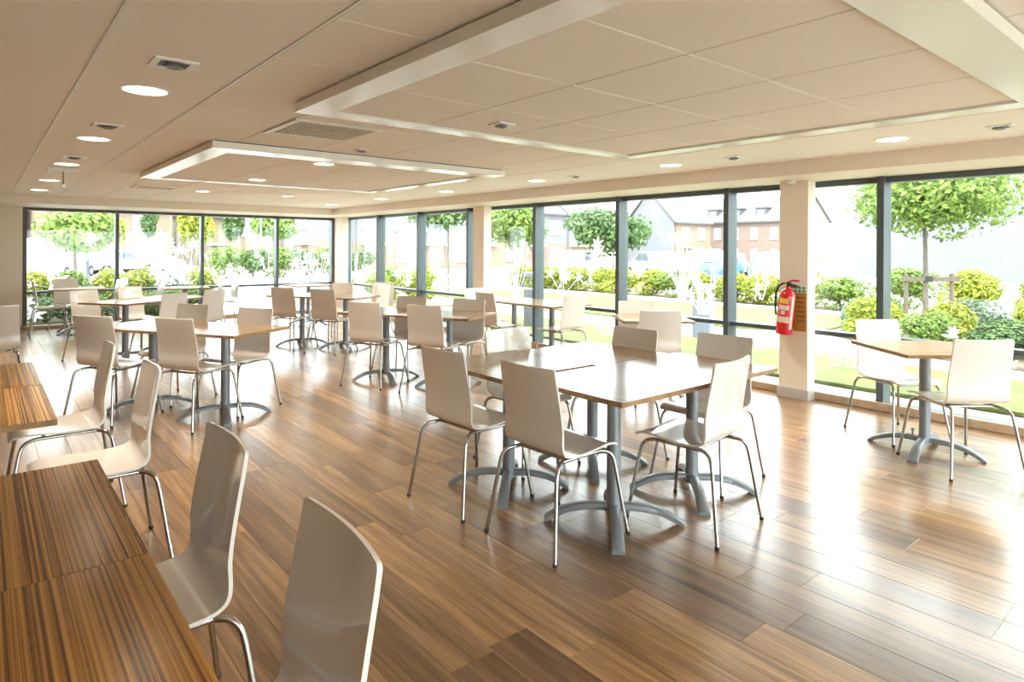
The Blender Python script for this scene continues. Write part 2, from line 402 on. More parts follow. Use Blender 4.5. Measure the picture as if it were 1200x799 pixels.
for i in range(len(MULB)-1):
    xa, xb = MULB[i], MULB[i+1]; wn += 1
    mb = MB(); mb.box(xa+0.031, xb-0.031, Y1-0.06, Y1+0.06, SOFF-0.055, SOFF-0.002); mb.box(xa+0.031, xb-0.031, Y1-0.06, Y1+0.06, 0.0, 0.06)
    w = struct(mb.build('window_%d' % wn, 'frame_brown'), 'glazed bay of the back window wall')
    MB().box(xa+0.031, xb-0.031, Y1-0.07, Y1+0.05, TRAN-0.022, TRAN+0.022).build('transom', 'frame_dark', w)
    MB().box(xb-0.03, xb+0.03, Y1-0.09, Y1+0.06, 0, SOFF-0.002).build('mullion', 'frame_dark', w)
    if i == 0: MB().box(xa-0.03, xa+0.03, Y1-0.09, Y1+0.06, 0, SOFF-0.002).build('mullion', 'frame_brown', w)
    pane(w, 'y', Y1, xa+0.03, xb-0.03, TRAN+0.02, SOFF-0.055); pane(w, 'y', Y1, xa+0.03, xb-0.03, 0.055, TRAN-0.02)
    WINB.append((w, xa, xb))
for i, (xa, xb) in enumerate(((-0.5, 1.2), (1.2, 2.9), (2.9, 4.6), (4.6, 6.26))):
    wn += 1
    mb = MB(); mb.box(xa+0.031, xb-0.031, Y0-0.10, Y0, SOFF-0.055, SOFF+0.15); mb.box(xa+0.031, xb-0.031, Y0-0.10, Y0, 0.0, 0.06)
    w = struct(mb.build('window_%d' % wn, 'frame_dark'), 'glazed bay in the wall behind the camera')
    MB().box(xa+0.031, xb-0.031, Y0-0.10, Y0, TRAN-0.022, TRAN+0.022).build('transom', 'frame_dark', w)
    MB().box(xb-0.03, xb+0.03, Y0-0.10, Y0, 0, SOFF+0.15).build('mullion', 'frame_dark', w)
    pane(w, 'y', Y0-0.05, xa+0.03, xb-0.03, TRAN+0.02, SOFF-0.055); pane(w, 'y', Y0-0.05, xa+0.03, xb-0.03, 0.055, TRAN-0.02)
# sills along the floor
struct(MB().bbox(6.235, X1-0.12, Y0, Y1-0.2, 0.0, 0.075, 0.006).build('trim_3', 'sill_wood'), 'low wooden sill strip below the long window wall')
struct(MB().bbox(BWX, 6.11, Y1-0.16, Y1-0.095, 0.0, 0.07, 0.006).build('trim_4', 'sill_wood'), 'low wooden sill strip below the back windows')

# columns
CX = 6.11
for k, (cy, lab) in enumerate(((2.89, 'square beige column carrying the red fire extinguisher'), (8.03, 'square beige column between the long window bays'), (13.17, 'square beige column in the far window corner'))):
    c = struct(MB().bbox(CX, X1-0.125, cy, cy+0.285, 0.0, SOFF, 0.004).build('wall_column_%d' % (k+1), 'column_paint'), lab)
    s = MB()
    s.box(CX-0.012, CX, cy-0.012, cy+0.297, 0, 0.095); s.box(CX, X1-0.151, cy-0.012, cy, 0.0, 0.095)
    s.build('skirting', 'skirting', c)
    col_obj = c if k == 0 else None
struct(MB().box(6.22, X1+0.1, 13.461, Y1+0.12, 0, SOFF).build('wall_corner', 'column_paint'), 'narrow pale wall in the far corner')

# ------------------------------------------------------------------ ceiling rafts
def raft(x0, x1, y0, y1, label):
    zb = 2.19
    r = empty('ceiling_raft', ((x0+x1)/2, (y0+y1)/2, zb)); tag(r, label, 'ceiling raft', 'dropped ceiling rafts')
    cx, cy = (x0+x1)/2, (y0+y1)/2
    fl, ff, fr_, fn = 0.165, 0.12, 0.15, 0.23
    hx, hy = (x1-x0)/2, (y1-y0)/2
    top = 0.052
    for nm, a in (('left', (-hx, -hx+fl, -hy, hy)), ('right', (hx-fr_, hx, -hy, hy)), ('far', (-hx+fl, hx-fr_, hy-ff, hy)), ('near', (-hx+fl, hx-fr_, -hy, -hy+fn))):
        MB().box(a[0], a[1], a[2], a[3], 0, top).build('border_panel', 'raft_frame', r)
    MB().box(-hx+0.03, hx-0.03, -hy+0.03, hy-0.03, top+0.0005, 0.0815).build('hanger_frame', 'void', r)
    ix0, ix1, iy0, iy1 = -hx+fl, hx-fr_, -hy+fn, hy-ff
    gx = [ix0] + [v-cx for v in (2.1, 2.7, 3.3) if ix0+0.2 < v-cx < ix1-0.2] + [ix1]
    n = 4; gy = [iy0+(iy1-iy0)*k/n for k in range(n+1)]
    for i in range(len(gx)-1):
        for j in range(n):
            o = link(bpy.data.objects.new('ceiling_tile', tile_mesh(gx[i+1]-gx[i], gy[j+1]-gy[j])), r); o.location = ((gx[i]+gx[i+1])/2, (gy[j]+gy[j+1])/2, 0.014)
    MB().box(ix0, ix1, iy0, iy1, 0.036, top).build('backing_board', 'void', r)
    return r
raft(*RAFTS[0], 'large dropped ceiling raft with white border, nearest overhead')
raft(*RAFTS[1], 'far dropped ceiling raft with white border beyond the air grille')

# ------------------------------------------------------------------ ceiling fittings
def downlight(x, y, z, label, r=0.115):
    e = empty('downlight', (x, y, z)); tag(e, label, 'ceiling light', 'round ceiling downlights')
    MB().lathe([(r*0.86, 0.0), (r*0.88, -0.006), (r, -0.004), (r, 0.0)], 28).build('rim', 'lamp_rim', e, 40)
    MB().lathe([(r*0.86, -0.001), (r*0.7, -0.005), (0.002, -0.008)], 28).build('diffuser', 'lamp_glow', e, 40)
    ld = bpy.data.lights.new('downlight_lamp', 'AREA'); ld.shape = 'DISK'; ld.size = r*1.9; ld.energy = DOWNLIGHT_W; ld.color = (1, 0.91, 0.77); ld.spread = R(96)
    lo = link(bpy.data.objects.new('lamp', ld), e); lo.location = (0, 0, -0.015)
    return e
LX = 0.645
nth = ['nearest', 'second', 'third', 'fourth', 'fifth', 'sixth']
for k, y in enumerate((3.71, 5.63, 7.55, 9.55, 11.3)):
    downlight(LX, y, CZ, '%s round downlight along the left ceiling margin' % nth[k])
for k, y in enumerate((1.78, 3.70, 5.60, 7.5, 9.4, 11.3)):
    downlight(5.04, y, CZ, '%s round downlight along the window-side ceiling margin' % nth[k])
downlight(2.375, 5.50, 2.203, 'round downlight on the far raft, near its front edge', 0.10)
downlight(2.375, 7.30, 2.203, 'round downlight on the far raft, near its back edge', 0.10)
downlight(2.46, 9.92, CZ, 'round downlight in the tiles beyond the far raft', 0.10)
downlight(3.7, 9.92, CZ, 'round downlight in the tiles, window side beyond the far raft', 0.10)
# out-of-frame lamps of the same rows
for (x, y, l) in ((LX, -0.13, 'left margin'), (5.04, -0.14, 'window-side margin'), (5.04, -2.06, 'window-side margin, rearmost,')):
    downlight(x, y, CZ, 'round downlight of the %s behind the camera' % l)

def spot_fitting(x, y, z, label, s=0.085):
    e = empty('recessed_spotlight', (x, y, z)); tag(e, label, 'spotlight', 'square recessed spotlights')
    fr = MB()
    for a in ((-s, s, -s, -s+0.028), (-s, s, s-0.028, s), (-s, -s+0.028, -s+0.028, s-0.028), (s-0.028, s, -s+0.028, s-0.028)): fr.box(*a, -0.008, 0.0)
    fr.build('bezel', 'sign_white', e)
    MB().box(-s+0.028, s-0.028, -s+0.028, s-0.028, -0.002, -0.0005).build('recess', 'black_plastic', e)
    MB().lathe([(0.034, 0), (0.037, -0.016), (0.03, -0.018), (0.012, -0.008)], 18, (0.004, 0.012, -0.001)).build('lamp_head', 'silver_paint', e, 40)
    return e
for k, y in enumerate((3.09, 4.97, 6.92)): spot_fitting(LX, y, CZ, '%s square recessed spotlight in the left ceiling margin' % nth[k])
for k, y in enumerate((1.14, 3.03, 4.95)): spot_fitting(5.04, y, CZ, '%s square recessed spotlight in the window-side ceiling margin' % nth[k], 0.07)
spot_fitting(2.43, 3.02, 2.2035, 'square recessed spotlight in the tiles of the large raft', 0.06)
spot_fitting(2.40, 4.80, CZ, 'small square spotlight in the tiles beside the air grille', 0.05)

def grille(x, y, z, s, label, rings=9):
    e = empty('air_diffuser', (x, y, z)); tag(e, label, 'air grille', 'square ceiling air diffusers')
    fr = MB(); b = 0.035
    for a in ((-s, s, -s, -s+b), (-s, s, s-b, s), (-s, -s+b, -s+b, s-b), (s-b, s, -s+b, s-b)): fr.box(*a, -0.010, 0.014)
    fr.build('frame', 'white_paint', e)
    MB().box(-s+b, s-b, -s+b, s-b, -0.004, 0.0205).build('plenum', 'void', e)
    n = rings*2; pitch = 2*(s-b)/n; dx = pitch*0.27
    me = MB().box(-dx, dx, -(s-b), s-b, -0.0075, -0.0045).mesh('slat'); me.materials.append(MATS['ceiling_tile'])
    for k in range(n):
        o = link(bpy.data.objects.new('slat', me), e); o.location = (-(s-b)+pitch*(k+0.5), 0, 0.0)
    return e
grille(1.80, 4.20, CZ, 0.297, 'large square air diffuser between the two ceiling rafts', 9)
grille(1.80, 9.60, CZ-0.0105, 0.26, 'far air diffuser in the ceiling tiles near the back windows', 6)

e = empty('ceiling_bracket', (0.655, 8.0, CZ)); tag(e, 'small white ceiling bracket with a thin blade hanging down', 'bracket')
MB().bbox(-0.13, 0.13, -0.04, 0.04, -0.035, 0, 0.005).build('mounting_plate', 'sign_white', e)
MB().tube([(0.0, 0, -0.035), (0.0, 0, -0.17)], 0.008, 8).build('stem', 'chrome', e)
MB().bbox(-0.012, 0.018, -0.02, 0.02, -0.20, -0.17, 0.004).build('head', 'sign_white', e)
MB().tube([(-0.12, 0, -0.035), (-0.125, 0, -0.075)], 0.006, 8).build('hook', 'sign_white', e)

# ------------------------------------------------------------------ chairs
def chair_shell():
    prof = smooth_path([(0, -0.236, 0.880), (0, -0.224, 0.820), (0, -0.206, 0.740), (0, -0.189, 0.660), (0, -0.178, 0.590), (0, -0.177, 0.530),
                        (0, -0.170, 0.490), (0, -0.146, 0.465), (0, -0.100, 0.453), (0, -0.020, 0.449), (0, 0.080, 0.455), (0, 0.160, 0.460), (0, 0.215, 0.455), (0, 0.250, 0.440)], 4)
    # denser rows at the ends for rounded corners
    def lerp_rows(P):
        a, b = P[0], P[1]; out = [a, a.lerp(b, 0.12), a.lerp(b, 0.3), a.lerp(b, 0.6)] + P[1:-1]
        a, b = P[-2], P[-1]; return out + [a.lerp(b, 0.4), a.lerp(b, 0.7), a.lerp(b, 0.88), b]
    P = lerp_rows(prof)
    L = [0]
    for i in range(1, len(P)): L.append(L[-1]+(P[i]-P[i-1]).length)
    T = L[-1]; nx = 13
    def hw(s):
        t = s/T
        w = 0.195 + 0.012*min(1, t/0.45) - 0.014*max(0, (t-0.6)/0.4)
        r = 0.014
        for e in (s, T-s):
            if e < r: w -= r-math.sqrt(max(0, r*r-(r-e)**2))
        return w
    top = []; bot = []; th = 0.011
    for i, p in enumerate(P):
        d = (P[min(i+1, len(P)-1)]-P[max(i-1, 0)]).normalized(); n = Vector((0, -d.z, d.y)) * 1.0
        if n.y < 0 and p.z > 0.6: n = -n
        n = Vector((1, 0, 0)).cross(d); 
        w = hw(L[i]); t = L[i]/T
        cv = 0.016*(1-min(1, t/0.5))+0.004
        for k in range(nx):
            u = -1+2*k/(nx-1); q = p+Vector((u*w, 0, 0))
            q = q + (-n if n.y*1 < 0 else n)*0
            nn = n if (n.y > 0 or n.z > 0) else -n
            q = q + nn*(cv*u*u)
            top.append(q+nn*th/2); bot.append(q-nn*th/2)
    nr = len(P); mb = MB(); o = nr*nx; fs = []
    for i in range(nr-1):
        for k in range(nx-1):
            a = i*nx+k; fs.append((a, a+nx, a+nx+1, a+1)); fs.append((o+a, o+a+1, o+a+nx+1, o+a+nx))
    for i in range(nr-1):
        a = i*nx; fs.append((a, o+a, o+a+nx, a+nx)); a = i*nx+nx-1; fs.append((a, a+nx, o+a+nx, o+a))
    for k in range(nx-1):
        fs.append((k, k+1, o+k+1, o+k)); a = (nr-1)*nx+k; fs.append((a, o+a, o+a+1, a+1))
    mb.add(top+bot, fs); return mb
def make_chair():
    c = empty('cafe_chair')
    chair_shell().build('seat_shell', 'lacquer', c, 50)
    for sx in (-1, 1):
        for sy in (-1, 1):
            pts = [(sx*0.247, sy*0.262, 0.012), (sx*0.232, sy*0.245, 0.12), (sx*0.216, sy*0.226, 0.25), (sx*0.203, sy*0.210, 0.355), (sx*0.196, sy*0.197, 0.400), (sx*0.182, sy*0.172, 0.424), (sx*0.165, sy*0.135, 0.431)]
            lg = MB().tube(smooth_path(pts, 4), 0.0098, 10).build('leg', 'chrome', c, 60)
            MB().lathe([(0.009, 0), (0.0112, 0.002), (0.0112, 0.014), (0.0098, 0.016)], 10, (sx*0.247, sy*0.262, 0.0)).build('foot_cap', 'rubber', lg, 40)
        MB().tube([(sx*0.165, -0.135, 0.431), (sx*0.165, 0.135, 0.431)], 0.0098, 10).build('seat_rail', 'chrome', c, 60)
    for y in (-0.10, 0.10):
        MB().tube([(-0.165, y, 0.431), (0.165, y, 0.431)], 0.009, 8).build('cross_bar', 'chrome', c, 60)
    for sx in (-1, 1):
        for y in (-0.06, 0.06): MB().lathe([(0.013, 0.0), (0.013, 0.012)], 10, (sx*0.12, y, 0.436)).build('seat_fixing', 'rubber', c, 40)
    return c
proto = make_chair(); used = [False]
def chair(x, y, ang, label, group):
    o = proto if not used[0] else copy_tree(proto)
    used[0] = True
    o.location = (x, y, 0); o.rotation_euler = (0, 0, R(ang-90)); tag(o, 'white cafe chair ' + label, 'chair', group)
    return o

# ------------------------------------------------------------------ tables
base_cache = {}
def make_table_base(root):
    if not base_cache:
        base_cache['pole'] = MB().lathe([(0.043, 0.055), (0.040, 0.10), (0.037, 0.14), (0.037, 0.718), (0.045, 0.7245)], 24).mesh('pole', 40)
        base_cache['foot'] = None
        # arched foot along +X
        prof = [(0.03, 0.104), (0.10, 0.106), (0.17, 0.100), (0.235, 0.086), (0.29, 0.064), (0.335, 0.040), (0.366, 0.018)]
        pr = smooth_path([(a, 0, b) for a, b in prof], 3); vs = []; fs = []
        for i, p in enumerate(pr):
            t = i/(len(pr)-1); w = 0.024+0.008*t; th = 0.036*(1-t)+0.030*t
            zt = p.z; zb = max(0.0, p.z-th) if t > 0.9 else p.z-th
            zb = max(zb, 0.0)
            vs += [(p.x, -w, zb), (p.x, w, zb), (p.x, w, zt-0.006), (p.x, w*0.75, zt), (p.x, -w*0.75, zt), (p.x, -w, zt-0.006 if zt-0.006 > zb else zb+0.001)]
        n = 6
        for i in range(len(pr)-1):
            for k in range(n): fs.append((i*n+k, i*n+(k+1) % n, (i+1)*n+(k+1) % n, (i+1)*n+k))
        fs.append(tuple(reversed(range(n)))); fs.append(tuple((len(pr)-1)*n+k for k in range(n)))
        base_cache['foot'] = MB().add(vs, fs).mesh('foot', 50)
        pl = MB(); pl.box(-0.20, 0.20, -0.02, 0.02, 0.7185, 0.7245); pl.box(-0.02, 0.02, -0.20, 0.20, 0.7185, 0.7244)
        base_cache['top_plate'] = pl.mesh('top_plate')
        base_cache['knob'] = MB().lathe([(0.006, 0.0), (0.006, 0.03), (0.010, 0.032), (0.010, 0.045), (0.004, 0.05)], 10, (0.075, 0.0, 0.105)).mesh('levelling_knob', 40)
        for me in base_cache.values(): me.materials.append(MATS['silver_paint'])
    link(bpy.data.objects.new('pole', base_cache['pole']), root)
    for k in range(4):
        f = link(bpy.data.objects.new('foot', base_cache['foot']), root); f.rotation_euler = (0, 0, R(45+90*k))
    link(bpy.data.objects.new('top_plate', base_cache['top_plate']), root)
    k = link(bpy.data.objects.new('levelling_knob', base_cache['knob']), root); k.rotation_euler = (0, 0, R(45))
def table(x, y, rot, sx, sy, label, group, top='light_oak'):
    t = empty('cafe_table', (x, y, 0), R(rot)); tag(t, label, 'table', group)
    hx, hy = sx/2-0.0014, sy/2-0.0014
    tp = MB().prism(rrect(hx, hy, 0.006, 3), 0.7255, 0.7500).build('tabletop', 'zebrano' if 'striped' in label else top, t)
    ed = MB(); p1 = rrect(hx+0.0008, hy+0.0008, 0.0068, 3); n = len(p1)
    ed.add([(a, b, 0.7265) for a, b in p1]+[(a, b, 0.7490) for a, b in p1], [(i, (i+1) % n, n+(i+1) % n, n+i) for i in range(n)])
    ed.build('edge_band', 'edge_wood', tp)
    make_table_base(t)
    return t

g = 'tables of the centre cluster'
table(2.590, 2.255, 0, 0.70, 0.71, 'front left table of the centre cluster, nearest corner to the camera', g)
table(3.292, 2.250, 0, 0.70, 0.71, 'front right table of the centre cluster, beside the white angled chair', g)
table(2.490, 3.010, 0, 0.70, 0.72, 'back left table of the centre cluster, set slightly askew with a gap', g)
table(3.195, 2.972, 0, 0.70, 0.72, 'back right table of the centre cluster, towards the windows', g)
g = 'chairs of the centre cluster'
chair(2.268, 2.352, 1.5, 'seen from behind at the front left of the centre cluster', g)
chair(2.208, 3.016, 4, 'seen from behind at the back left of the centre cluster', g)
chair(2.962, 2.010, 95, 'with bright white back, turned away at the front of the centre cluster', g)
chair(3.575, 2.330, 183, 'on the window side of the centre cluster, nearest the extinguisher column', g)
chair(3.383, 2.935, 180, 'on the window side of the centre cluster, only its backrest showing', g)
chair(2.875, 3.285, -91, 'at the far end of the centre cluster, bright white backrest showing', g)

table(5.25, 1.63, 51, 0.70, 0.70, 'single table set diagonally by the window at the far right', 'window tables')
chair(5.53, 1.915, -120, 'behind the diagonal right-hand table, against the window', 'chairs at the window tables')
chair(5.05, 1.365, 52, 'at the right edge of the picture, its back towards the camera', 'chairs at the window tables')
table(5.28, 4.10, 50, 0.70, 0.70, 'single table set diagonally by the window beyond the centre cluster', 'window tables')
chair(4.986, 3.835, 53, 'with back to the camera at the diagonal table beyond the centre cluster', 'chairs at the window tables')
chair(5.375, 4.315, -128, 'behind the diagonal table beyond the centre cluster, facing the camera', 'chairs at the window tables')
table(5.61, 5.93, 0, 0.70, 0.74, 'nearer of two joined tables beside the middle window bays', 'window tables')
table(5.61, 6.675, 0, 0.70, 0.74, 'farther of two joined tables beside the middle window bays', 'window tables')
chair(5.57, 5.695, 92, 'seen from behind at the near end of the joined window tables', 'chairs at the window tables')
chair(5.17, 6.49, 0, 'facing the window at the joined tables in front of the middle column', 'chairs at the window tables')
chair(5.42, 7.10, -90, 'at the far end of the joined window tables, by the middle column', 'chairs at the window tables')

g = 'tables of the middle row'; gc = 'chairs of the middle row'
table(3.83, 5.62, 28, 0.70, 0.785, 'right-hand table of the pair in the middle of the room', g)
table(3.46, 6.32, 28, 0.70, 0.785, 'left-hand table of the pair in the middle of the room', g)
chair(3.253, 6.179, 28, 'with tan-shaded back at the left of the middle pair of tables', gc)
chair(3.572, 5.517, 27, 'with tan-shaded back at the right of the middle pair of tables', gc)
chair(3.70, 6.39, 208, 'on the far side of the middle pair of tables, left one', gc)
chair(3.993, 5.66, 208, 'on the far side of the middle pair of tables, right one', gc)

g = 'tables of the left row'; gc = 'chairs of the left row'
table(1.62, 5.77, 32, 0.70, 0.795, 'right-hand table of the pair left of the room centre', g)
table(1.196, 6.45, 32, 0.70, 0.795, 'left-hand table of the pair left of the room centre', g)
chair(1.37, 5.715, 30, 'with brownish back to the camera, right one at left table pair', gc)
chair(0.88, 6.315, 36, 'with brownish back to the camera, left one at left table pair', gc)
chair(1.786, 5.975, 210, 'facing the camera at the right end of the left pair of tables', gc)
chair(1.434, 6.745, 210, 'facing the camera behind the left pair of tables', gc)

g = 'tables of the far rows'; gc = 'chairs of the far rows'
table(4.05, 8.60, 30, 0.70, 0.745, 'right-hand table of the distant pair near the middle column', g)
table(3.67, 9.25, 30, 0.70, 0.745, 'left-hand table of the distant pair near the middle column', g)
chair(3.467, 9.118, 30, 'seen from behind at the left of the distant pair of tables', gc)
chair(3.764, 8.43, 30, 'seen from behind at the right of the distant pair of tables', gc)
chair(4.285, 9.49, 210, 'across the distant pair of tables, left one below the far corner column', gc)
chair(4.90, 9.28, 210, 'across the distant pair of tables, near the long window wall', gc)
chair(4.527, 8.74, 120, 'with bright narrow backrest at the window end of the distant tables', gc)
table(1.43, 9.42, 35, 0.70, 0.745, 'left-hand table of the far left pair, below the shrubs', g)
table(2.005, 9.823, 35, 0.70, 0.745, 'right-hand table of the far left pair, partly hidden by white chairs', g)
chair(1.155, 9.71, 305, 'behind the left end of the far left pair of tables', gc)
chair(1.735, 10.13, 305, 'behind the middle of the far left pair of tables', gc)
chair(1.705, 8.77, 125, 'with pale back before the far left tables, left one', gc)
chair(2.265, 9.16, 125, 'with pale back before the far left tables, right one', gc)
table(1.25, 12.85, -5, 0.78, 0.75, 'table standing close to the left back window', g)
table(2.74, 12.12, -8, 0.70, 0.75, 'table standing before the middle back window', g)
table(4.72, 11.60, 0, 0.70, 0.75, 'table standing in the far window corner', g)
chair(0.87, 12.80, 0, 'in profile at the left end of the table by the back window', gc)
chair(1.22, 13.33, -70, 'squeezed between the back window and its table', gc)
chair(1.62, 12.68, 182, 'in profile right of the table by the left back window', gc)
chair(1.79, 13.22, 186, 'close to the back glass, right of the left back table', gc)
chair(2.33, 12.88, 185, 'standing alone between the two back window tables', gc)
chair(2.99, 11.67, 172, 'at the right of the table before the middle back window', gc)
chair(3.52, 12.60, 180, 'in profile before the back glass, right of the middle table', gc)
chair(0.095, 7.93, 90, 'cut by the left picture edge, only its pale back showing', gc)

g = 'striped tables along the left edge'; gc = 'chairs beside the striped tables'
table(-0.06, 1.235, 0, 0.72, 0.832, 'dark striped wood table in the near left corner, closest to the camera', g)
table(-0.06, 2.068, 0, 0.72, 0.832, 'dark striped wood table at the left, joined behind the closest one', g)
table(-0.115, 3.575, 0, 0.72, 0.832, 'nearer striped table of the second pair at the left edge', g)
table(-0.115, 4.405, 0, 0.72, 0.800, 'farther striped table of the second pair at the left edge', g)
chair(0.349, 1.235, 177, 'closest to the camera, cut by the bottom edge', gc)
chair(0.358, 2.03, 180, 'second from the camera beside the dark striped tables', gc)
chair(0.420, 3.46, 180, 'third from the camera, at the second pair of striped tables', gc)
chair(0.365, 4.35, 180, 'fourth from the camera, at the far striped table', gc)

# ------------------------------------------------------------------ fire extinguisher on the column
ex = empty('fire_extinguisher', (CX-0.105, 3.075, 0.63)); ex.rotation_euler = (R(6), 0, 0)
tag(ex, 'red fire extinguisher with black hose hung on the beige column', 'extinguisher')
body = MB().lathe([(0.060, 0.0), (0.074, 0.006), (0.076, 0.02), (0.076, 0.365), (0.070, 0.40), (0.050, 0.430), (0.026, 0.445), (0.024, 0.47)], 32).build('cylinder', 'red_paint', ex, 35)
def wrap_label(z0, z1, a0, a1, m_, nm):
    n = 14; r = 0.0768; vs = []
    for i in range(n+1):
        a = R(a0+(a1-a0)*i/n); vs += [(r*math.cos(a), r*math.sin(a), z0), (r*math.cos(a), r*math.sin(a), z1)]
    MB().add(vs, [(2*i, 2*i+2, 2*i+3, 2*i+1) for i in range(n)]).build(nm, m_, body)
wrap_label(0.305, 0.355, 150, 215, 'label_yellow', 'warning_label')
wrap_label(0.245, 0.29, 150, 225, 'label_cream', 'print_band')
wrap_label(0.20, 0.238, 170, 200, 'label_cream', 'print_band')
wrap_label(0.12, 0.18, 150, 235, 'label_cream', 'instruction_label')
wrap_label(0.06, 0.38, 238, 262, 'label_cream', 'side_label')
MB().lathe([(0.022, 0.47), (0.026, 0.475), (0.026, 0.50), (0.016, 0.505)], 16).build('valve', 'black_plastic', ex, 40)
h = MB(); h.tube([(0, 0.02, 0.50), (0, -0.03, 0.53), (0, -0.10, 0.535)], 0.009, 8); h.build('top_lever', 'red_paint', ex, 50)
MB().tube([(0, 0.0, 0.488), (0, -0.05, 0.487), (0, -0.10, 0.478)], 0.008, 8).build('carry_handle', 'black_plastic', ex, 50)
MB().tube(smooth_path([(0, 0.02, 0.49), (-0.02, 0.06, 0.485), (-0.03, 0.095, 0.43), (-0.03, 0.102, 0.34), (-0.04, 0.088, 0.24), (-0.045, 0.072, 0.18)], 5), 0.010, 10).build('hose', 'black_plastic', ex, 60)
MB().lathe([(0.014, 0), (0.014, 0.012)], 14, (-0.03, 0.02, 0.478)).build('gauge', 'label_yellow', ex, 40)
br = MB(); br.box(0.077, 0.1045, -0.02, 0.02, 0.28, 0.33); br.box(0.0, 0.10, -0.012, 0.012, 0.455, 0.468); br.build('wall_bracket', 'black_plastic', ex)
sg = MB().box(CX-0.004, CX-0.0005, 2.905, 3.03, 0.66, 1.03).build('extinguisher_sign', 'sign_gold'); tag(sg, 'narrow gold-brown notice board fixed behind the fire extinguisher', 'sign')
MB().box(CX-0.005, CX-0.004, 2.905, 3.03, 1.03, 1.10).build('header', 'sign_white', sg)
for k in range(3):
    for j in range(2): MB().box(CX-0.006, CX-0.005, 2.912+0.04*k, 2.942+0.04*k, 1.035+0.032*j, 1.06+0.032*j).build('pictogram', 'sign_green', sg)
for k in range(6): MB().box(CX-0.005, CX-0.004, 2.915, 3.01-0.01*(k % 3), 0.98-0.045*k, 0.988-0.045*k).build('print_line', 'void', sg)

# smoke detector on column top
sd = MB().lathe([(0.05, 0.0), (0.05, -0.012), (0.035, -0.03), (0.001, -0.034)], 20, (CX-0.06, 3.03, SOFF)).build('smoke_detector', 'sign_white', None, 40)
tag(sd, 'round white detector under the bulkhead above the extinguisher column', 'detector')

# ------------------------------------------------------------------ window decals (white vinyl blossom sprigs and lettering)
def to_wall(axis, a, z, off=0.0095):
    return (X1-off, a, z) if axis == 'x' else (a, Y1-off, z)
def petal(cx, cz, ang, ln, wd):
    ca, sa = math.cos(ang), math.sin(ang); out = []
    for t, w in ((0, 0.10), (0.18, 0.55), (0.42, 1.0), (0.65, 0.85), (0.85, 0.45), (1, 0.0)):
        out.append((cx+ca*ln*t-sa*wd*w/2, cz+sa*ln*t+ca*wd*w/2))
    for t, w in ((0.85, 0.45), (0.65, 0.85), (0.42, 1.0), (0.18, 0.55), (0, 0.10)):
        out.append((cx+ca*ln*t+sa*wd*w/2, cz+sa*ln*t-ca*wd*w/2))
    return out
rd = random.Random(11)
def sprig(parent, axis, a, z, size, nf=5, spread=0.25, amin=None, amax=None, stems=True):
    mb = MB(); lay = [0]
    def poly(pts):
        lay[0] += 1; off = 0.0092+0.00006*lay[0]
        P = [(min(max(p[0], amin), amax) if amin is not None else p[0], min(max(p[1], 0.70), 2.05) if z > TRAN else min(max(p[1], 0.07), TRAN-0.03)) for p in pts]
        mb.add([to_wall(axis, p[0], p[1], off) for p in P], [tuple(range(len(P)))])
    for k in range(nf):
        fx = a+rd.uniform(-spread, spread); fz = z+rd.uniform(-spread, spread)*0.9
        s = size*rd.uniform(0.5, 0.95); r0 = rd.uniform(0, 6.28); n = rd.choice((5, 6, 6, 7))
        for q in range(n):
            poly(petal(fx, fz, r0+2*PI*q/n+rd.uniform(-0.2, 0.2), s*rd.uniform(0.6, 1.1), s*rd.uniform(0.2, 0.36)))
        if stems:
            ex_, ez_ = a+rd.uniform(-0.08, 0.08), z-spread*1.7
            dx, dz = ex_-fx, ez_-fz; l = math.hypot(dx, dz) or 1; nx_, nz_ = -dz/l*0.006, dx/l*0.006
            poly([(fx+nx_, fz+nz_), (fx-nx_, fz-nz_), (ex_-nx_, ez_-nz_), (ex_+nx_, ez_+nz_)])
            for q in range(2):
                t = rd.uniform(0.3, 0.9); poly(petal(fx+dx*t, fz+dz*t, rd.uniform(0, 6.28), s*0.7, s*0.22))
    return mb.build('blossom_decal', 'vinyl', parent)
def on_x(px):
    t = (px-600)/FPX; return X1*(math.cos(TH)-t*math.sin(TH))/(math.sin(TH)+t*math.cos(TH))
def on_y(px):
    t = (px-600)/FPX; return Y1*(math.sin(TH)+t*math.cos(TH))/(math.cos(TH)-t*math.sin(TH))
def zat(a, axis, py):
    x, y = (X1, a) if axis == 'x' else (a, Y1)
    d = x*math.sin(TH)+y*math.cos(TH); l = x*math.cos(TH)-y*math.sin(TH)
    return EYE-(py-CYPX-FPX*l/d*ROLL)*d/FPX
def decal(px, py, size, nf, spread, stems=True, axis='x'):
    a = on_x(px) if axis == 'x' else on_y(px); z = zat(a, axis, py)
    for w, lo, hi in (WINR if axis == 'x' else WINB):
        if lo < a < hi: return sprig(w, axis, a, z, size, nf, spread, lo+0.04, hi-0.04, stems)
for px, py, sz, nf, sp in ((425, 318, 0.17, 9, 0.40), (478, 305, 0.16, 12, 0.42), (520, 322, 0.16, 10, 0.42), (588, 322, 0.10, 3, 0.15), (606, 305, 0.13, 12, 0.36), (660, 330, 0.15, 5, 0.34), (701, 290, 0.16, 2, 0.07),
                           (742, 312, 0.10, 2, 0.08), (800, 300, 0.11, 13, 0.30), (826, 322, 0.12, 12, 0.28), (838, 300, 0.10, 4, 0.22), (893, 325, 0.10, 4, 0.14), (950, 330, 0.09, 3, 0.1)):
    decal(px, py, sz, nf, sp)
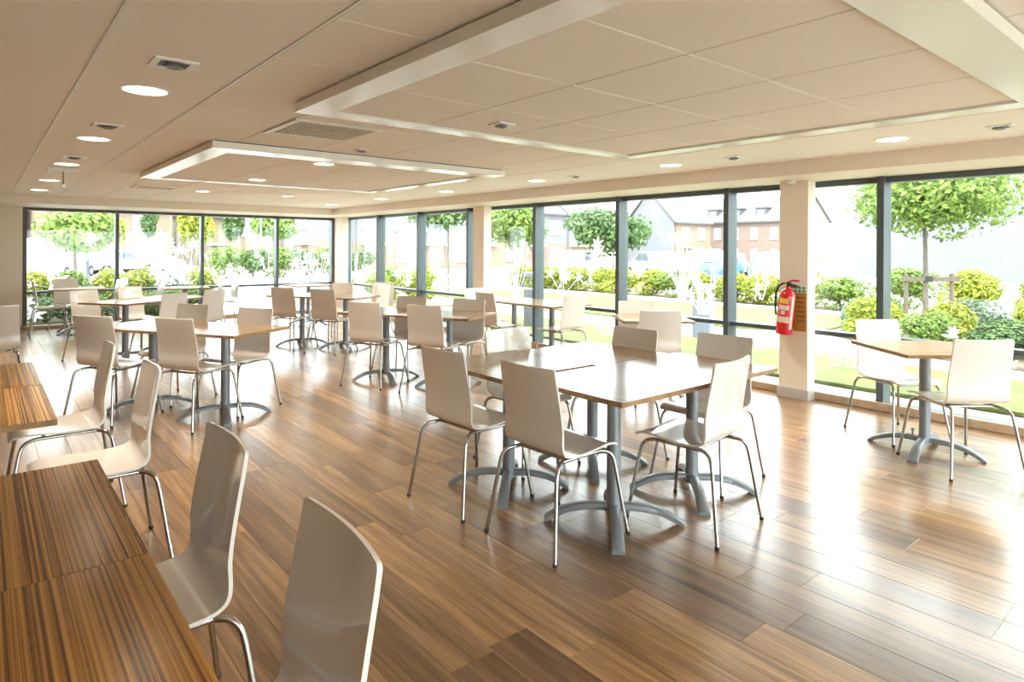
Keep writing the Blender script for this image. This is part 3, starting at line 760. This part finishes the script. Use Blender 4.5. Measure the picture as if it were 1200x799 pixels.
for px, py, sz, nf, sp in ((668, 330, 0.17, 2, 0.1), (757, 354, 0.13, 1, 0.03), (783, 352, 0.09, 1, 0.03), (893, 402, 0.13, 2, 0.05), (1115, 392, 0.10, 2, 0.05), (856, 404, 0.10, 1, 0.04), (905, 372, 0.05, 1, 0.02), (1180, 432, 0.09, 2, 0.05), (535, 345, 0.16, 3, 0.2)):
    decal(px, py, sz, nf, sp, False)
for px, py, sz, nf, sp in ((62, 315, 0.20, 3, 0.3), (108, 282, 0.26, 1, 0.05), (131, 296, 0.2, 2, 0.12), (190, 300, 0.19, 10, 0.42), (215, 300, 0.20, 14, 0.45), (205, 325, 0.2, 4, 0.3), (255, 308, 0.16, 3, 0.25), (298, 287, 0.17, 1, 0.03), (281, 320, 0.17, 3, 0.12), (355, 303, 0.17, 9, 0.38), (372, 315, 0.18, 9, 0.38), (312, 300, 0.15, 3, 0.2)):
    decal(px, py, sz, nf, sp, True, 'y')
for px, py, sz, nf, sp in ((42, 366, 0.26, 3, 0.16), (75, 300, 0.2, 1, 0.03), (36, 350, 0.2, 1, 0.05)):
    decal(px, py, sz, nf, sp, False, 'y')

def lettering(text, px0, px1, py_base, mirrored, parent_i=None):
    cu = bpy.data.curves.new('lettering', 'FONT'); cu.body = text; cu.size = 1.0; cu.resolution_u = 3
    tmp = bpy.data.objects.new('lettering_tmp', cu); col.objects.link(tmp)
    dg = bpy.context.evaluated_depsgraph_get(); dg.update()
    me = bpy.data.meshes.new_from_object(tmp.evaluated_get(dg)); bpy.data.objects.remove(tmp)
    xs_ = [v.co.x for v in me.vertices]; x0, x1 = min(xs_), max(xs_)
    a0, a1 = on_x(px0), on_x(px1)          # a decreases with px
    am = (a0+a1)/2; zb = zat(am, 'x', py_base)
    sc = abs(a1-a0)/(x1-x0)
    for v in me.vertices:
        t = (v.co.x-x0)*sc
        a = (a1+t) if mirrored else (a0-t)
        v.co = Vector((X1-0.0105, a, zb+v.co.y*sc))
    me.materials.append(MATS['vinyl'])
    o = bpy.data.objects.new('lettering', me)
    for w, lo, hi in WINR:
        if lo < am < hi: link(o, w); return o
lettering('caf\u00e9', 974, 1027, 431, True)
lettering('AIR', 698, 722, 392.5, False)

# ------------------------------------------------------------------ outside: ground
def gz(x, y):
    d = max(0.0, math.hypot(max(0, x-6), max(0, y-12))-16); return -0.05-min(0.65, d*0.013)
mat('paving', (0.43, 0.415, 0.39), rough=0.8, var=0.10, var_scale=1.5)
mat('asphalt', (0.42, 0.42, 0.43), rough=0.85, var=0.12, var_scale=3)
mat('lawn', (0.135, 0.160, 0.037), rough=0.9, var=0.25, var_scale=2.5, bump=0.6, bump_scale=70)
mat('soil', (0.22, 0.17, 0.12), rough=0.95, var=0.3, var_scale=6)
mat('kerb', (0.70, 0.69, 0.66), rough=0.8)
def ground_patch(name, poly_fn, x0, x1, y0, y1, nx, ny, m_, dz, label):
    vs = []; fs = []
    for i in range(nx+1):
        for j in range(ny+1):
            x = x0+(x1-x0)*i/nx; y = y0+(y1-y0)*j/ny; vs.append((x, y, gz(x, y)+dz))
    for i in range(nx):
        for j in range(ny):
            a = i*(ny+1)+j; fs.append((a, a+ny+1, a+ny+2, a+1))
    return struct(MB().add(vs, fs).build(name, m_), label)
ground_patch('ground', None, -60, 140, -60, 140, 100, 100, 'paving', -0.03, 'pale paved ground and street outside the windows')
def slab(name, poly, z0, z1, m_, label):
    return struct(MB().prism(poly, z0, z1).build(name, m_), label)
slab('lawn_strip', [(7.35, -12), (9.15, -12), (9.15, 1.0), (9.25, 6), (9.3, 9.5), (8.9, 12.4), (7.35, 13.0)], -0.07, -0.035, 'lawn', 'strip of mown lawn beside the long window wall')
slab('lawn_main', [(11.9, 5.4), (15.0, 5.6), (15.2, 13.0), (14.6, 18.4), (11.2, 18.2), (10.9, 9.5), (11.3, 6.6)], -0.07, -0.035, 'lawn', 'wider lawn beyond the outside path')
slab('planting_bed', [(9.9, -10), (14.6, -10), (14.6, 4.9), (11.6, 5.0), (10.3, 3.0), (9.9, 0)], -0.07, -0.03, 'soil', 'soil bed around the young staked tree')
slab('hedge_bed', [(15.3, 5.4), (18.0, 5.4), (18.0, 19.5), (15.3, 19.0)], -0.07, -0.03, 'soil', 'soil bed under the far hedge')
slab('window_bed', [(-1.5, 14.35), (4.1, 14.35), (4.0, 16.8), (-1.5, 17.2)], -0.07, -0.03, 'soil', 'soil bed outside the back windows')
slab('verge', [(6.6, 14.6), (9.6, 13.8), (10.6, 18.5), (6.8, 19.5)], -0.07, -0.03, 'soil', 'corner bed outside the far window corner')
struct(MB().box(15.12, 15.26, 5.4, 19.2, -0.08, 0.03).build('kerb_edging', 'kerb'), 'pale kerb in front of the far hedge')

# ------------------------------------------------------------------ shrubs and trees
def leaf_cloud(seed, n, rx, ry, rz, size, shell=0.55, lobes=5, zc=0.0):
    r = random.Random(seed); mb = MB(); L = []
    for k in range(lobes):
        a = r.uniform(0, 6.28); q = r.uniform(0.15, 0.55)
        L.append((rx*q*math.cos(a), ry*q*math.sin(a), r.uniform(-0.35, 0.45)*rz, r.uniform(0.45, 0.68)))
    vs = []; fs = []
    for i in range(n):
        lx, ly, lz, ls = r.choice(L)
        v = Vector((r.gauss(0, 1), r.gauss(0, 1), r.gauss(0, 1))).normalized()*(shell+(1-shell)*r.random())**0.5
        p = Vector((lx+v.x*rx*ls, ly+v.y*ry*ls, zc+lz+v.z*rz*ls))
        n_ = (v+Vector((r.uniform(-0.8, 0.8), r.uniform(-0.8, 0.8), r.uniform(-0.3, 0.9)))).normalized()
        t = n_.orthogonal().normalized(); t = Matrix.Rotation(r.uniform(0, 6.28), 3, n_) @ t; b = n_.cross(t)
        s = size*r.uniform(0.6, 1.3)
        o = len(vs); vs += [p-t*s, p+b*s*0.5+n_*s*0.15, p+t*s, p-b*s*0.5+n_*s*0.15]; fs.append((o, o+1, o+2, o+3))
    return mb.add(vs, fs)
shrub_mesh = {}
def shrub(x, y, kind, w, h, label, group, rz=0):
    if kind not in shrub_mesh:
        hm = {'leaf_yellow': 21, 'leaf_mid': 22, 'leaf_dark': 23, 'leaf_blue': 24}[kind]
        me = leaf_cloud(hm, 2300, 0.62, 0.62, 0.62, 0.055, 0.6, 7, 0.52).mesh('foliage'); me.materials.append(MATS[kind])
        st = MB(); r = random.Random(hm)
        for k in range(6):
            a = r.uniform(0, 6.28); st.tube([(0, 0, 0), (0.12*math.cos(a), 0.12*math.sin(a), 0.3), (0.3*math.cos(a), 0.3*math.sin(a), 0.7)], [0.02, 0.014, 0.006], 5)
        sm = st.mesh('stems'); sm.materials.append(mat('bark', (0.20, 0.15, 0.10), rough=0.9, var=0.3, var_scale=20))
        shrub_mesh[kind] = (me, sm)
    e = empty('garden_shrub', (x, y, gz(x, y)+0.015), rz); e.scale = (w, w, h); tag(e, label, 'shrub', group)
    link(bpy.data.objects.new('foliage', shrub_mesh[kind][0]), e); link(bpy.data.objects.new('stems', shrub_mesh[kind][1]), e)
    return e
rs = random.Random(5)
# bed round the staked tree (right-hand windows)
bed = [(11.3, 4.35, 'leaf_yellow', 0.85, 0.62), (12.0, 4.55, 'leaf_blue', 0.8, 0.55), (10.9, 3.4, 'leaf_mid', 0.7, 0.5), (11.6, 3.3, 'leaf_yellow', 0.7, 0.6), (12.9, 3.1, 'leaf_blue', 0.8, 0.62), (11.0, 2.5, 'leaf_dark', 0.8, 0.50),
       (11.9, 2.3, 'leaf_yellow', 0.8, 0.66), (10.7, 1.7, 'leaf_mid', 0.85, 0.56), (11.6, 1.4, 'leaf_mid', 0.9, 0.72), (10.6, 0.8, 'leaf_dark', 0.9, 0.62), (11.4, 0.5, 'leaf_yellow', 0.9, 0.78), (12.8, 1.6, 'leaf_blue', 0.9, 0.7), (12.6, 4.7, 'leaf_mid', 0.7, 0.6)]
side = ['first', 'second', 'third', 'fourth', 'fifth', 'sixth', 'seventh', 'eighth', 'ninth', 'tenth', 'eleventh', 'twelfth', 'thirteenth', 'fourteenth', 'fifteenth']
tone = {'leaf_yellow': 'yellow-green', 'leaf_mid': 'mid-green', 'leaf_dark': 'dark green', 'leaf_blue': 'grey-green'}
bed.sort(key=lambda b: -b[1]/b[0])
for k, (x, y, kd, w, h) in enumerate(bed): shrub(x, y, kd, w, h, '%s shrub in the bed round the staked tree, %s from the left' % (tone[kd], side[k]), 'shrubs round the staked tree', rs.uniform(0, 6))
back = [(17.5, 4.6, 'leaf_yellow'), (18.2, 6.0, 'leaf_mid'), (17.6, 3.2, 'leaf_yellow'), (18.0, 1.8, 'leaf_mid'), (17.7, 0.5, 'leaf_yellow')]
back.sort(key=lambda b: -b[1]/b[0])
for k, (x, y, kd) in enumerate(back): shrub(x, y, kd, 1.15, 0.92, '%s shrub in the row behind the staked tree, %s from the left' % (tone[kd], side[k]), 'shrubs behind the staked tree', rs.uniform(0, 6))
hk = []
for k in range(13):
    y = 18.8-k*1.0; hk.append((16.2+rs.uniform(-0.15, 0.3), y, rs.choice(('leaf_yellow', 'leaf_yellow', 'leaf_mid', 'leaf_yellow'))))
for k, (x, y, kd) in enumerate(hk): shrub(x, y, kd, 1.12, 0.74, '%s hedge shrub beyond the lawn, %s from the left' % (tone[kd], side[k]), 'hedge beyond the lawn', rs.uniform(0, 6))
for k, (x, y, kd, w, h) in enumerate(((7.3, 15.6, 'leaf_mid', 0.5, 0.85), (8.3, 15.4, 'leaf_yellow', 0.8, 0.7), (9.2, 15.2, 'leaf_yellow', 0.8, 0.8), (8.9, 16.5, 'leaf_mid', 0.9, 0.8), (10.0, 16.0, 'leaf_yellow', 0.8, 0.8))):
    shrub(x, y, kd, w, h, '%s shrub outside the far window corner, %s from the left' % (tone[kd], side[k]), 'shrubs outside the far corner', rs.uniform(0, 6))
for k in range(7):
    x = 0.2+k*0.62; kd = ('leaf_yellow', 'leaf_yellow', 'leaf_mid', 'leaf_yellow', 'leaf_yellow', 'leaf_blue', 'leaf_yellow')[k]
    shrub(x, 15.9+rs.uniform(-0.2, 0.2), kd, 0.85, 0.88, '%s shrub outside the back windows, %s from the left in the rear row' % (tone[kd], side[k]), 'shrubs outside the back windows', rs.uniform(0, 6))
for k in range(6):
    x = 0.3+k*0.66; kd = ('leaf_mid', 'leaf_dark', 'leaf_mid', 'leaf_dark', 'leaf_mid', 'leaf_mid')[k]
    shrub(x, 14.95+rs.uniform(-0.05, 0.1), kd, 0.75, 0.52, '%s low shrub against the back glass, %s from the left' % (tone[kd], side[k]), 'low shrubs against the back glass', rs.uniform(0, 6))

def tree(x, y, trunk_h, crown_r, crown_h, kind, label, seed, n=4200, leaf=0.085, lean=0.0, trunk_r=0.05, group='trees outside'):
    r = random.Random(seed); e = empty('street_tree', (x, y, gz(x, y)-0.02)); tag(e, label, 'tree', group)
    tr = MB(); top = trunk_h+crown_h*0.9
    tr.tube(smooth_path([(0, 0, 0), (lean*0.3, 0, trunk_h*0.5), (lean, 0, trunk_h), (lean*0.8, 0.05, trunk_h+crown_h*0.45), (lean*0.8, 0.02, top)], 4), [trunk_r*(1-0.8*i/16) for i in range(17)], 9)
    t = tr.build('trunk', mat('tree_bark', (0.16, 0.135, 0.115), rough=0.9, var=0.3, var_scale=14), e, 60)
    for k in range(8):
        a = r.uniform(0, 6.28); z0 = trunk_h+r.uniform(-0.05, 0.4)*crown_h; q = crown_r*r.uniform(0.55, 0.85)
        MB().tube([(lean*0.9, 0.02, z0), (lean+q*0.5*math.cos(a), q*0.5*math.sin(a), z0+crown_h*0.2), (lean+q*math.cos(a), q*math.sin(a), z0+crown_h*0.28)], [trunk_r*0.5, trunk_r*0.3, trunk_r*0.12], 6).build('branch', MATS['tree_bark'], t, 60)
    c = leaf_cloud(seed+50, n, crown_r, crown_r, crown_h*0.62, leaf, 0.25, 10, trunk_h+crown_h*0.5).build('crown', kind, e)
    c.location = (lean, 0, 0)
    return e
tree(12.75, 3.95, 1.72, 1.55, 1.6, 'leaf_mid', 'young tree tied to a timber stake frame outside the right-hand window', 3, 9000, 0.052, -0.06, 0.055)
tree(20.6, 18.0, 1.35, 1.9, 1.75, 'leaf_dark', 'round green tree in front of the terrace, right of the two', 4, 4200, 0.13)
tree(16.6, 19.9, 1.5, 1.5, 1.8, 'leaf_mid', 'round green tree in front of the terrace, left of the two', 5, 4000, 0.12)
tree(12.6, 18.6, 2.2, 1.6, 1.6, 'leaf_dark', 'dark tree outside the window bay left of the middle column', 6, 3500, 0.11)
tree(2.75, 29.0, 1.25, 1.55, 1.6, 'leaf_mid', 'big bushy tree seen through the left back window', 8, 4500, 0.14, 0, 0.09)
tree(4.35, 33.6, 1.5, 1.0, 1.7, 'leaf_yellow', 'yellowish tree just right of the big bushy one behind the left back window', 15, 3500, 0.13)
tree(8.2, 46.0, 2.3, 0.6, 2.0, 'leaf_dark', 'narrow dark tree far behind the second back window', 9, 2500, 0.16)
tree(10.6, 44.0, 2.0, 1.25, 2.1, 'leaf_yellow', 'yellow-green tree far behind the second back window', 10, 3200, 0.17)
tree(11.7, 40.0, 2.1, 0.65, 2.1, 'leaf_dark', 'dark tree far behind the third back window, left', 12, 2500, 0.16)
tree(13.3, 38.0, 2.1, 1.45, 1.6, 'leaf_mid', 'flat-topped tree far behind the third back window, right', 13, 3400, 0.15)
for k in range(6):
    shrub(9.6+k*1.35, 34.5-0.25*k, 'leaf_dark' if k % 2 else 'leaf_mid', 1.7, 1.45, '%s clipped shrub of the distant hedge behind the back windows, %s from the left' % ('dark' if k % 2 else 'mid-green', side[k]), 'distant hedge behind the back windows', k*1.3)

# stake frame of the young tree
sf = empty('tree_stake_frame', (12.75, 3.95, -0.06), R(TH*0)); sf.rotation_euler = (0, 0, -TH); tag(sf, 'timber stake frame holding the young tree outside', 'stake frame')
mat('timber', (0.15, 0.115, 0.09), rough=0.85, var=0.2, var_scale=15)
for sx in (-0.35, 0.45): MB().tube([(sx, 0.0, 0), (sx, 0.0, 1.10)], 0.036, 10).build('post', 'timber', sf, 50)
MB().bbox(-0.46, 0.56, -0.062, -0.037, 0.97, 1.05, 0.005).build('cross_rail', 'timber', sf)
MB().bbox(-0.05, 0.08, -0.07, -0.062, 0.96, 1.06, 0.003).build('tie_strap', 'rubber', sf)

# ------------------------------------------------------------------ street furniture outside
def litter_bin(x, y, w, h, label, c):
    e = empty('litter_bin', (x, y, gz(x, y)-0.01), R(20)); tag(e, label, 'litter bin', 'litter bins outside')
    mat('bin_'+c, {'blue': (0.17, 0.19, 0.25), 'grey': (0.20, 0.21, 0.24)}[c], rough=0.5)
    MB().bbox(-w/2, w/2, -w/2, w/2, 0.0, h*0.70, 0.02).build('bin_body', 'bin_'+c, e)
    for sx in (-1, 1):
        for sy in (-1, 1): MB().box(sx*w/2-0.02 if sx > 0 else -w/2, sx*w/2 if sx > 0 else -w/2+0.02, sy*w/2-0.02 if sy > 0 else -w/2, sy*w/2 if sy > 0 else -w/2+0.02, h*0.70, h*0.90).build('hood_post', 'bin_'+c, e)
    MB().bbox(-w/2-0.01, w/2+0.01, -w/2-0.01, w/2+0.01, h*0.90, h, 0.02).build('hood', 'bin_'+c, e)
    MB().box(-w/2+0.03, w/2-0.03, -w/2-0.004, -w/2-0.0005, h*0.3, h*0.6).build('front_panel', 'sign_white', e)
litter_bin(9.45, 6.25, 0.30, 0.92, 'slate litter bin on the path outside the window, right of centre', 'blue')
litter_bin(8.15, 9.2, 0.22, 1.05, 'grey litter bin outside beside the middle window mullion', 'grey')
def bollard(x, y, h, label):
    e = empty('bollard', (x, y, gz(x, y)-0.03)); tag(e, label, 'bollard', 'dark bollards in the street')
    MB().lathe([(0.09, 0), (0.08, 0.05), (0.07, h*0.85), (0.085, h*0.88), (0.085, h*0.93), (0.03, h)], 14).build('post', 'frame_dark', e, 40)
    MB().lathe([(0.0815, h*0.76), (0.0815, h*0.81)], 14).build('reflective_band', 'sign_white', e, 40)
bollard(10.4, 25.3, 1.1, 'dark bollard in the street behind the right back window')
bollard(3.9, 36.0, 1.3, 'dark bollard in the street behind the second back window')
lp = empty('lamp_post', (12.1, 36.5, gz(12.1, 36.5)-0.02)); tag(lp, 'slim grey lamp post far behind the third back window', 'lamp post')
MB().tube([(0, 0, 0), (0, 0, 4.8)], [0.07, 0.045], 10).build('post', 'silver_paint', lp, 50); MB().bbox(-0.1, 0.5, -0.08, 0.08, 4.8, 4.9, 0.02).build('lamp_head', 'silver_paint', lp)
for k, (x, y) in enumerate(((24.0, 9.5), (26.0, 9.0))):
    lp = empty('lamp_post', (x, y, gz(x, y)-0.02)); tag(lp, ('left' if k == 0 else 'right')+' slim lamp post beyond the extinguisher column', 'lamp post', 'lamp posts by the car park')
    MB().tube([(0, 0, 0), (0, 0, 4.6)], [0.06, 0.04], 8).build('post', 'silver_paint', lp, 50); MB().bbox(-0.1, 0.4, -0.07, 0.07, 4.6, 4.68, 0.02).build('lamp_head', 'silver_paint', lp)

def car(x, y, ang, colr, label, van=False):
    e = empty('parked_car', (x, y, gz(x, y)-0.01), R(ang)); tag(e, label, 'car', 'cars parked outside')
    nm = 'car_'+colr; mat(nm, {'silver': (0.32, 0.33, 0.35), 'white': (0.6, 0.6, 0.6), 'blue': (0.06, 0.12, 0.28), 'red': (0.5, 0.03, 0.03), 'grey': (0.2, 0.22, 0.25), 'green': (0.03, 0.25, 0.15)}[colr], rough=0.25, coat=0.5)
    mat('car_glass', (0.10, 0.13, 0.16), rough=0.08); mat('tyre', (0.02, 0.02, 0.02), rough=0.8)
    if van: prof = [(-2.3, 0.35), (-2.35, 1.0), (-2.3, 2.0), (0.9, 2.05), (1.5, 1.35), (2.25, 1.05), (2.35, 0.35)]
    else: prof = [(-2.05, 0.35), (-2.1, 0.75), (-1.95, 0.98), (-1.5, 1.38), (-0.9, 1.46), (0.1, 1.44), (0.85, 1.02), (1.7, 0.88), (2.05, 0.68), (2.08, 0.35)]
    pts = [(p.y, p.z) for p in smooth_path([(0, a, b) for a, b in prof], 3)]
    bd = MB().prism_axis([(a, b) for a, b in pts], -0.80, 0.80, 'y').build('body', nm, e, 35)
    if van: gl = [[(0.35, 1.35), (0.35, 1.85), (0.85, 1.85), (1.30, 1.35)]]
    else: gl = [[(-1.35, 1.0), (-1.15, 1.33), (-0.45, 1.38), (-0.45, 1.0)], [(-0.38, 1.0), (-0.38, 1.38), (0.08, 1.36), (0.62, 1.0)]]
    for q in gl:
        for s in (-1, 1): MB().prism_axis(q, s*0.800, s*0.806, 'y').build('side_window', 'car_glass', bd)
    if not van:
        MB().add([(0.86, -0.66, 1.04), (0.86, 0.66, 1.04), (0.20, 0.60, 1.43), (0.20, -0.60, 1.43)], [(0, 1, 2, 3)]).build('windscreen', 'car_glass', bd)
        MB().add([(-1.93, -0.64, 1.03), (-1.93, 0.64, 1.03), (-1.56, 0.58, 1.36), (-1.56, -0.58, 1.36)], [(3, 2, 1, 0)]).build('rear_window', 'car_glass', bd)
    for wx in (-1.3, 1.3):
        for wy in (-0.72, 0.72):
            w = MB(); n = 18
            vs = [(wx+0.31*math.cos(2*PI*k/n), wy+s*0.10, 0.31+0.31*math.sin(2*PI*k/n)) for s in (-1, 1) for k in range(n)]
            w.add(vs, [tuple(range(n)), tuple(reversed(range(n, 2*n)))]+[(k, n+k, n+(k+1) % n, (k+1) % n) for k in range(n)]); wo = w.build('wheel', 'tyre', e, 40)
            s = 1 if wy > 0 else -1
            vs = [(wx+0.19*math.cos(2*PI*k/n), wy+s*t, 0.31+0.19*math.sin(2*PI*k/n)) for t in (0.095, 0.106) for k in range(n)]
            MB().add(vs, [tuple(range(n)), tuple(reversed(range(n, 2*n)))]+[(k, n+k, n+(k+1) % n, (k+1) % n) for k in range(n)]).build('hub_cap', 'silver_paint', wo, 40)
    for s in (-1, 1): MB().box(2.06 if not van else 2.30, 2.10 if not van else 2.36, s*0.6-0.13, s*0.6+0.13, 0.62, 0.74).build('headlamp', 'sign_white', bd)
    return e
car(23.2, 22.6, 25, 'silver', 'silver car parked behind the hedge, below the terrace door')
car(27.4, 21.2, 60, 'grey', 'grey car parked behind the hedge, below the round tree')
car(23.5, 15.0, 20, 'blue', 'dark blue car behind the hedge, below the white gable')
car(34.5, 21.0, 20, 'red', 'red car far beyond the hedge, below the white gable')
car(26.2, 13.2, 10, 'white', 'white car seen through the bay left of the extinguisher column')
car(32.0, 16.6, 10, 'green', 'green car seen just left of the extinguisher column')
car(1.3, 43.0, 70, 'grey', 'dark grey car parked at the left behind the left back window')
car(3.4, 41.5, 60, 'white', 'white car parked behind the left back window', True)
car(6.9, 47.0, 20, 'silver', 'silver car parked behind the second back window')
car(9.2, 50.0, 30, 'white', 'white car parked behind the flower decals of the second back window')

# ------------------------------------------------------------------ houses
mat('render_white', (0.16, 0.16, 0.175), rough=0.8, var=0.04, var_scale=0.6)
mat('brick_buff', (0.20, 0.155, 0.11), rough=0.85, var=0.12, var_scale=6)
mat('brick_pink', (0.205, 0.145, 0.12), rough=0.85, var=0.12, var_scale=6)
mat('brick_orange', (0.4, 0.18, 0.09), rough=0.85, var=0.15, var_scale=6)
mat('roof_grey', (0.13, 0.125, 0.13), rough=0.8, var=0.1, var_scale=4)
mat('house_glass', (0.22, 0.25, 0.30), rough=0.08)
mat('door_brown', (0.45, 0.20, 0.10), rough=0.5)
mat('gutter', (0.10, 0.10, 0.11), rough=0.5)
def house(name, cx, cy, rz, w, dep, eave, ridge, z0, wall_low, wall_up, label, wins, doors, split=2.55, group=None, gable_wall=None, roof='roof_grey', dormers=()):
    # local: front face at y=0 looking to -y, x from -w/2..w/2
    e = empty(name, (cx, cy, z0), R(rz)); tag(e, label, 'house', group)
    MB().box(-w/2, w/2, 0, dep, 0, split).build('lower_wall', wall_low, e)
    MB().box(-w/2, w/2, 0, dep, split, eave).build('upper_wall', wall_up, e)
    for s in (-1, 1):
        MB().prism_axis([(0, eave), (dep, eave), (dep/2, ridge)], s*w/2-s*0.2, s*w/2, 'x').build('gable', gable_wall or wall_up, e)
        if gable_wall: MB().box(s*w/2+(0 if s > 0 else -0.03), s*w/2+(0.03 if s > 0 else 0), 0, dep, 0, eave).build('gable_wall', gable_wall, e)
    t = 0.15
    MB().prism_axis([(-0.35, eave-0.12), (dep/2, ridge+0.1), (dep/2, ridge+0.1+t), (-0.35, eave-0.12+t)], -w/2-0.25, w/2+0.25, 'x').build('roof_slope', roof, e)
    MB().prism_axis([(dep+0.35, eave-0.12), (dep+0.35, eave-0.12+t), (dep/2, ridge+0.1+t), (dep/2, ridge+0.1)], -w/2-0.25, w/2+0.25, 'x').build('roof_slope', roof, e)
    MB().box(-w/2, w/2, -0.47, -0.36, eave-0.16, eave-0.02).build('gutter', 'gutter', e)
    for (x, z, ww, hh) in wins:
        f = MB()
        for a in ((x-ww/2, x+ww/2, z, z+0.07), (x-ww/2, x+ww/2, z+hh-0.07, z+hh), (x-ww/2, x-ww/2+0.07, z+0.07, z+hh-0.07), (x+ww/2-0.07, x+ww/2, z+0.07, z+hh-0.07), (x-0.03, x+0.03, z+0.07, z+hh-0.07)):
            f.box(a[0], a[1], -0.06, 0.0, a[2], a[3])
        fo = f.build('window_frame', 'sign_white', e)
        MB().box(x-ww/2+0.05, x+ww/2-0.05, -0.02, -0.001, z+0.05, z+hh-0.05).build('pane', 'house_glass', fo)
        MB().box(x-ww/2-0.08, x+ww/2+0.08, -0.12, 0.0, z-0.1, z-0.001).build('sill', 'kerb', fo)
    for (x, m_) in doors:
        d = MB().box(x-0.47, x+0.47, -0.05, 0.0, 0.0, 2.05).build('door', m_, e); MB().box(x+0.32, x+0.38, -0.10, -0.05, 1.0, 1.12).build('door_handle', 'silver_paint', d)
        c = MB().bbox(x-1.1, x+1.1, -0.75, 0, 2.35, 2.50, 0.03).build('door_canopy', 'sign_white', e)
    for x in (-w/2+0.3, ): MB().tube([(x, -0.40, eave-0.1), (x, -0.09, eave-0.5), (x, -0.09, 0.1)], 0.05, 6).build('downpipe', 'gutter', e)
    for (x, z) in dormers:
        d = MB().box(x-0.7, x+0.7, 0.9, 2.6, z, z+1.5).build('dormer', 'gutter', e)
        MB().box(x-0.5, x+0.5, 0.86, 0.899, z+0.35, z+1.3).build('dormer_window', 'house_glass', d); MB().box(x-0.85, x+0.85, 0.75, 2.7, z+1.5, z+1.62).build('dormer_roof', 'gutter', d)
    return e
# terrace facing the camera (front faces look to -Y)
Zt = -0.68
wl = ['leftmost', 'second', 'third', 'fourth', 'fifth', 'sixth', 'seventh']
for k in range(6):
    cx = 21.0+k*6.3
    house('terraced_house', cx, 50.0, 0, 6.28, 8, 5.9, 8.6, Zt, 'brick_buff' if k % 2 else 'brick_pink', 'render_white',
          '%s house of the white rendered terrace across the street' % wl[k],
          [(-1.6, 3.7, 1.3, 1.4), (1.5, 3.7, 1.3, 1.4), (1.7, 0.9, 1.5, 1.3)], [(-1.3, 'door_brown')], 2.7, 'terrace across the street')
    pn = None
house('gable_house', 66.0, 45.2, 0, 7.5, 7.0, 5.4, 9.2, -0.75, 'brick_buff', 'brick_buff', 'buff brick house with a big white blank gable wall', [(-1.4, 3.4, 1.4, 1.4), (1.8, 3.4, 1.4, 1.4), (1.5, 0.9, 1.4, 1.4)], [(-1.5, 'door_brown')], 2.6, None, 'render_white')
house('town_house', 75.0, 44.5, -90, 15, 9.0, 5.8, 9.0, -0.8, 'brick_pink', 'brick_pink', 'long pinkish brick house with roof dormers, far left of the extinguisher column',
      [(x, z, 0.9, 1.4) for x in (-5.5, -3.0, -0.4, 2.2, 4.8) for z in (0.9, 3.6)], [], 2.6, None, None, 'roof_grey', [(-4.3, 6.0), (-0.9, 6.0), (2.6, 6.0)])
# white building behind the young tree
wb = empty('white_building', (46.0, 12.0, -0.75)); tag(wb, 'large plain white building behind the young tree', 'building')
MB().box(0, 12, -34, 6.5, 0, 11).build('wall', 'render_white', wb)
MB().box(-0.15, 12.2, -34.2, 6.7, 11, 11.3).build('parapet', 'sign_white', wb)
# houses behind the back windows
house('corner_house', 8.4, 62.0, 8, 9, 8, 5.6, 8.8, -0.72, 'brick_buff', 'brick_buff', 'buff gabled house far behind the second back window', [(-2.5, 3.4, 1.3, 1.4), (2.2, 3.4, 1.3, 1.4), (2.4, 0.9, 1.4, 1.4)], [(-2, 'door_brown')], 2.6, None, None, 'roof_grey')
house('corner_house', -2.5, 66.0, 0, 10, 8, 5.4, 8.4, -0.72, 'brick_pink', 'render_white', 'pale house far behind the left back window', [(-2.5, 3.4, 1.3, 1.4), (2.5, 3.4, 1.3, 1.4)], [(0, 'door_brown')], 2.6)
house('corner_house', 19.5, 72.0, 0, 9, 8, 5.4, 8.8, -0.72, 'brick_buff', 'brick_buff', 'pale brick house far behind the third back window', [(-2.5, 3.4, 1.3, 1.4), (2.5, 3.4, 1.3, 1.4)], [(0, 'door_brown')], 2.6)
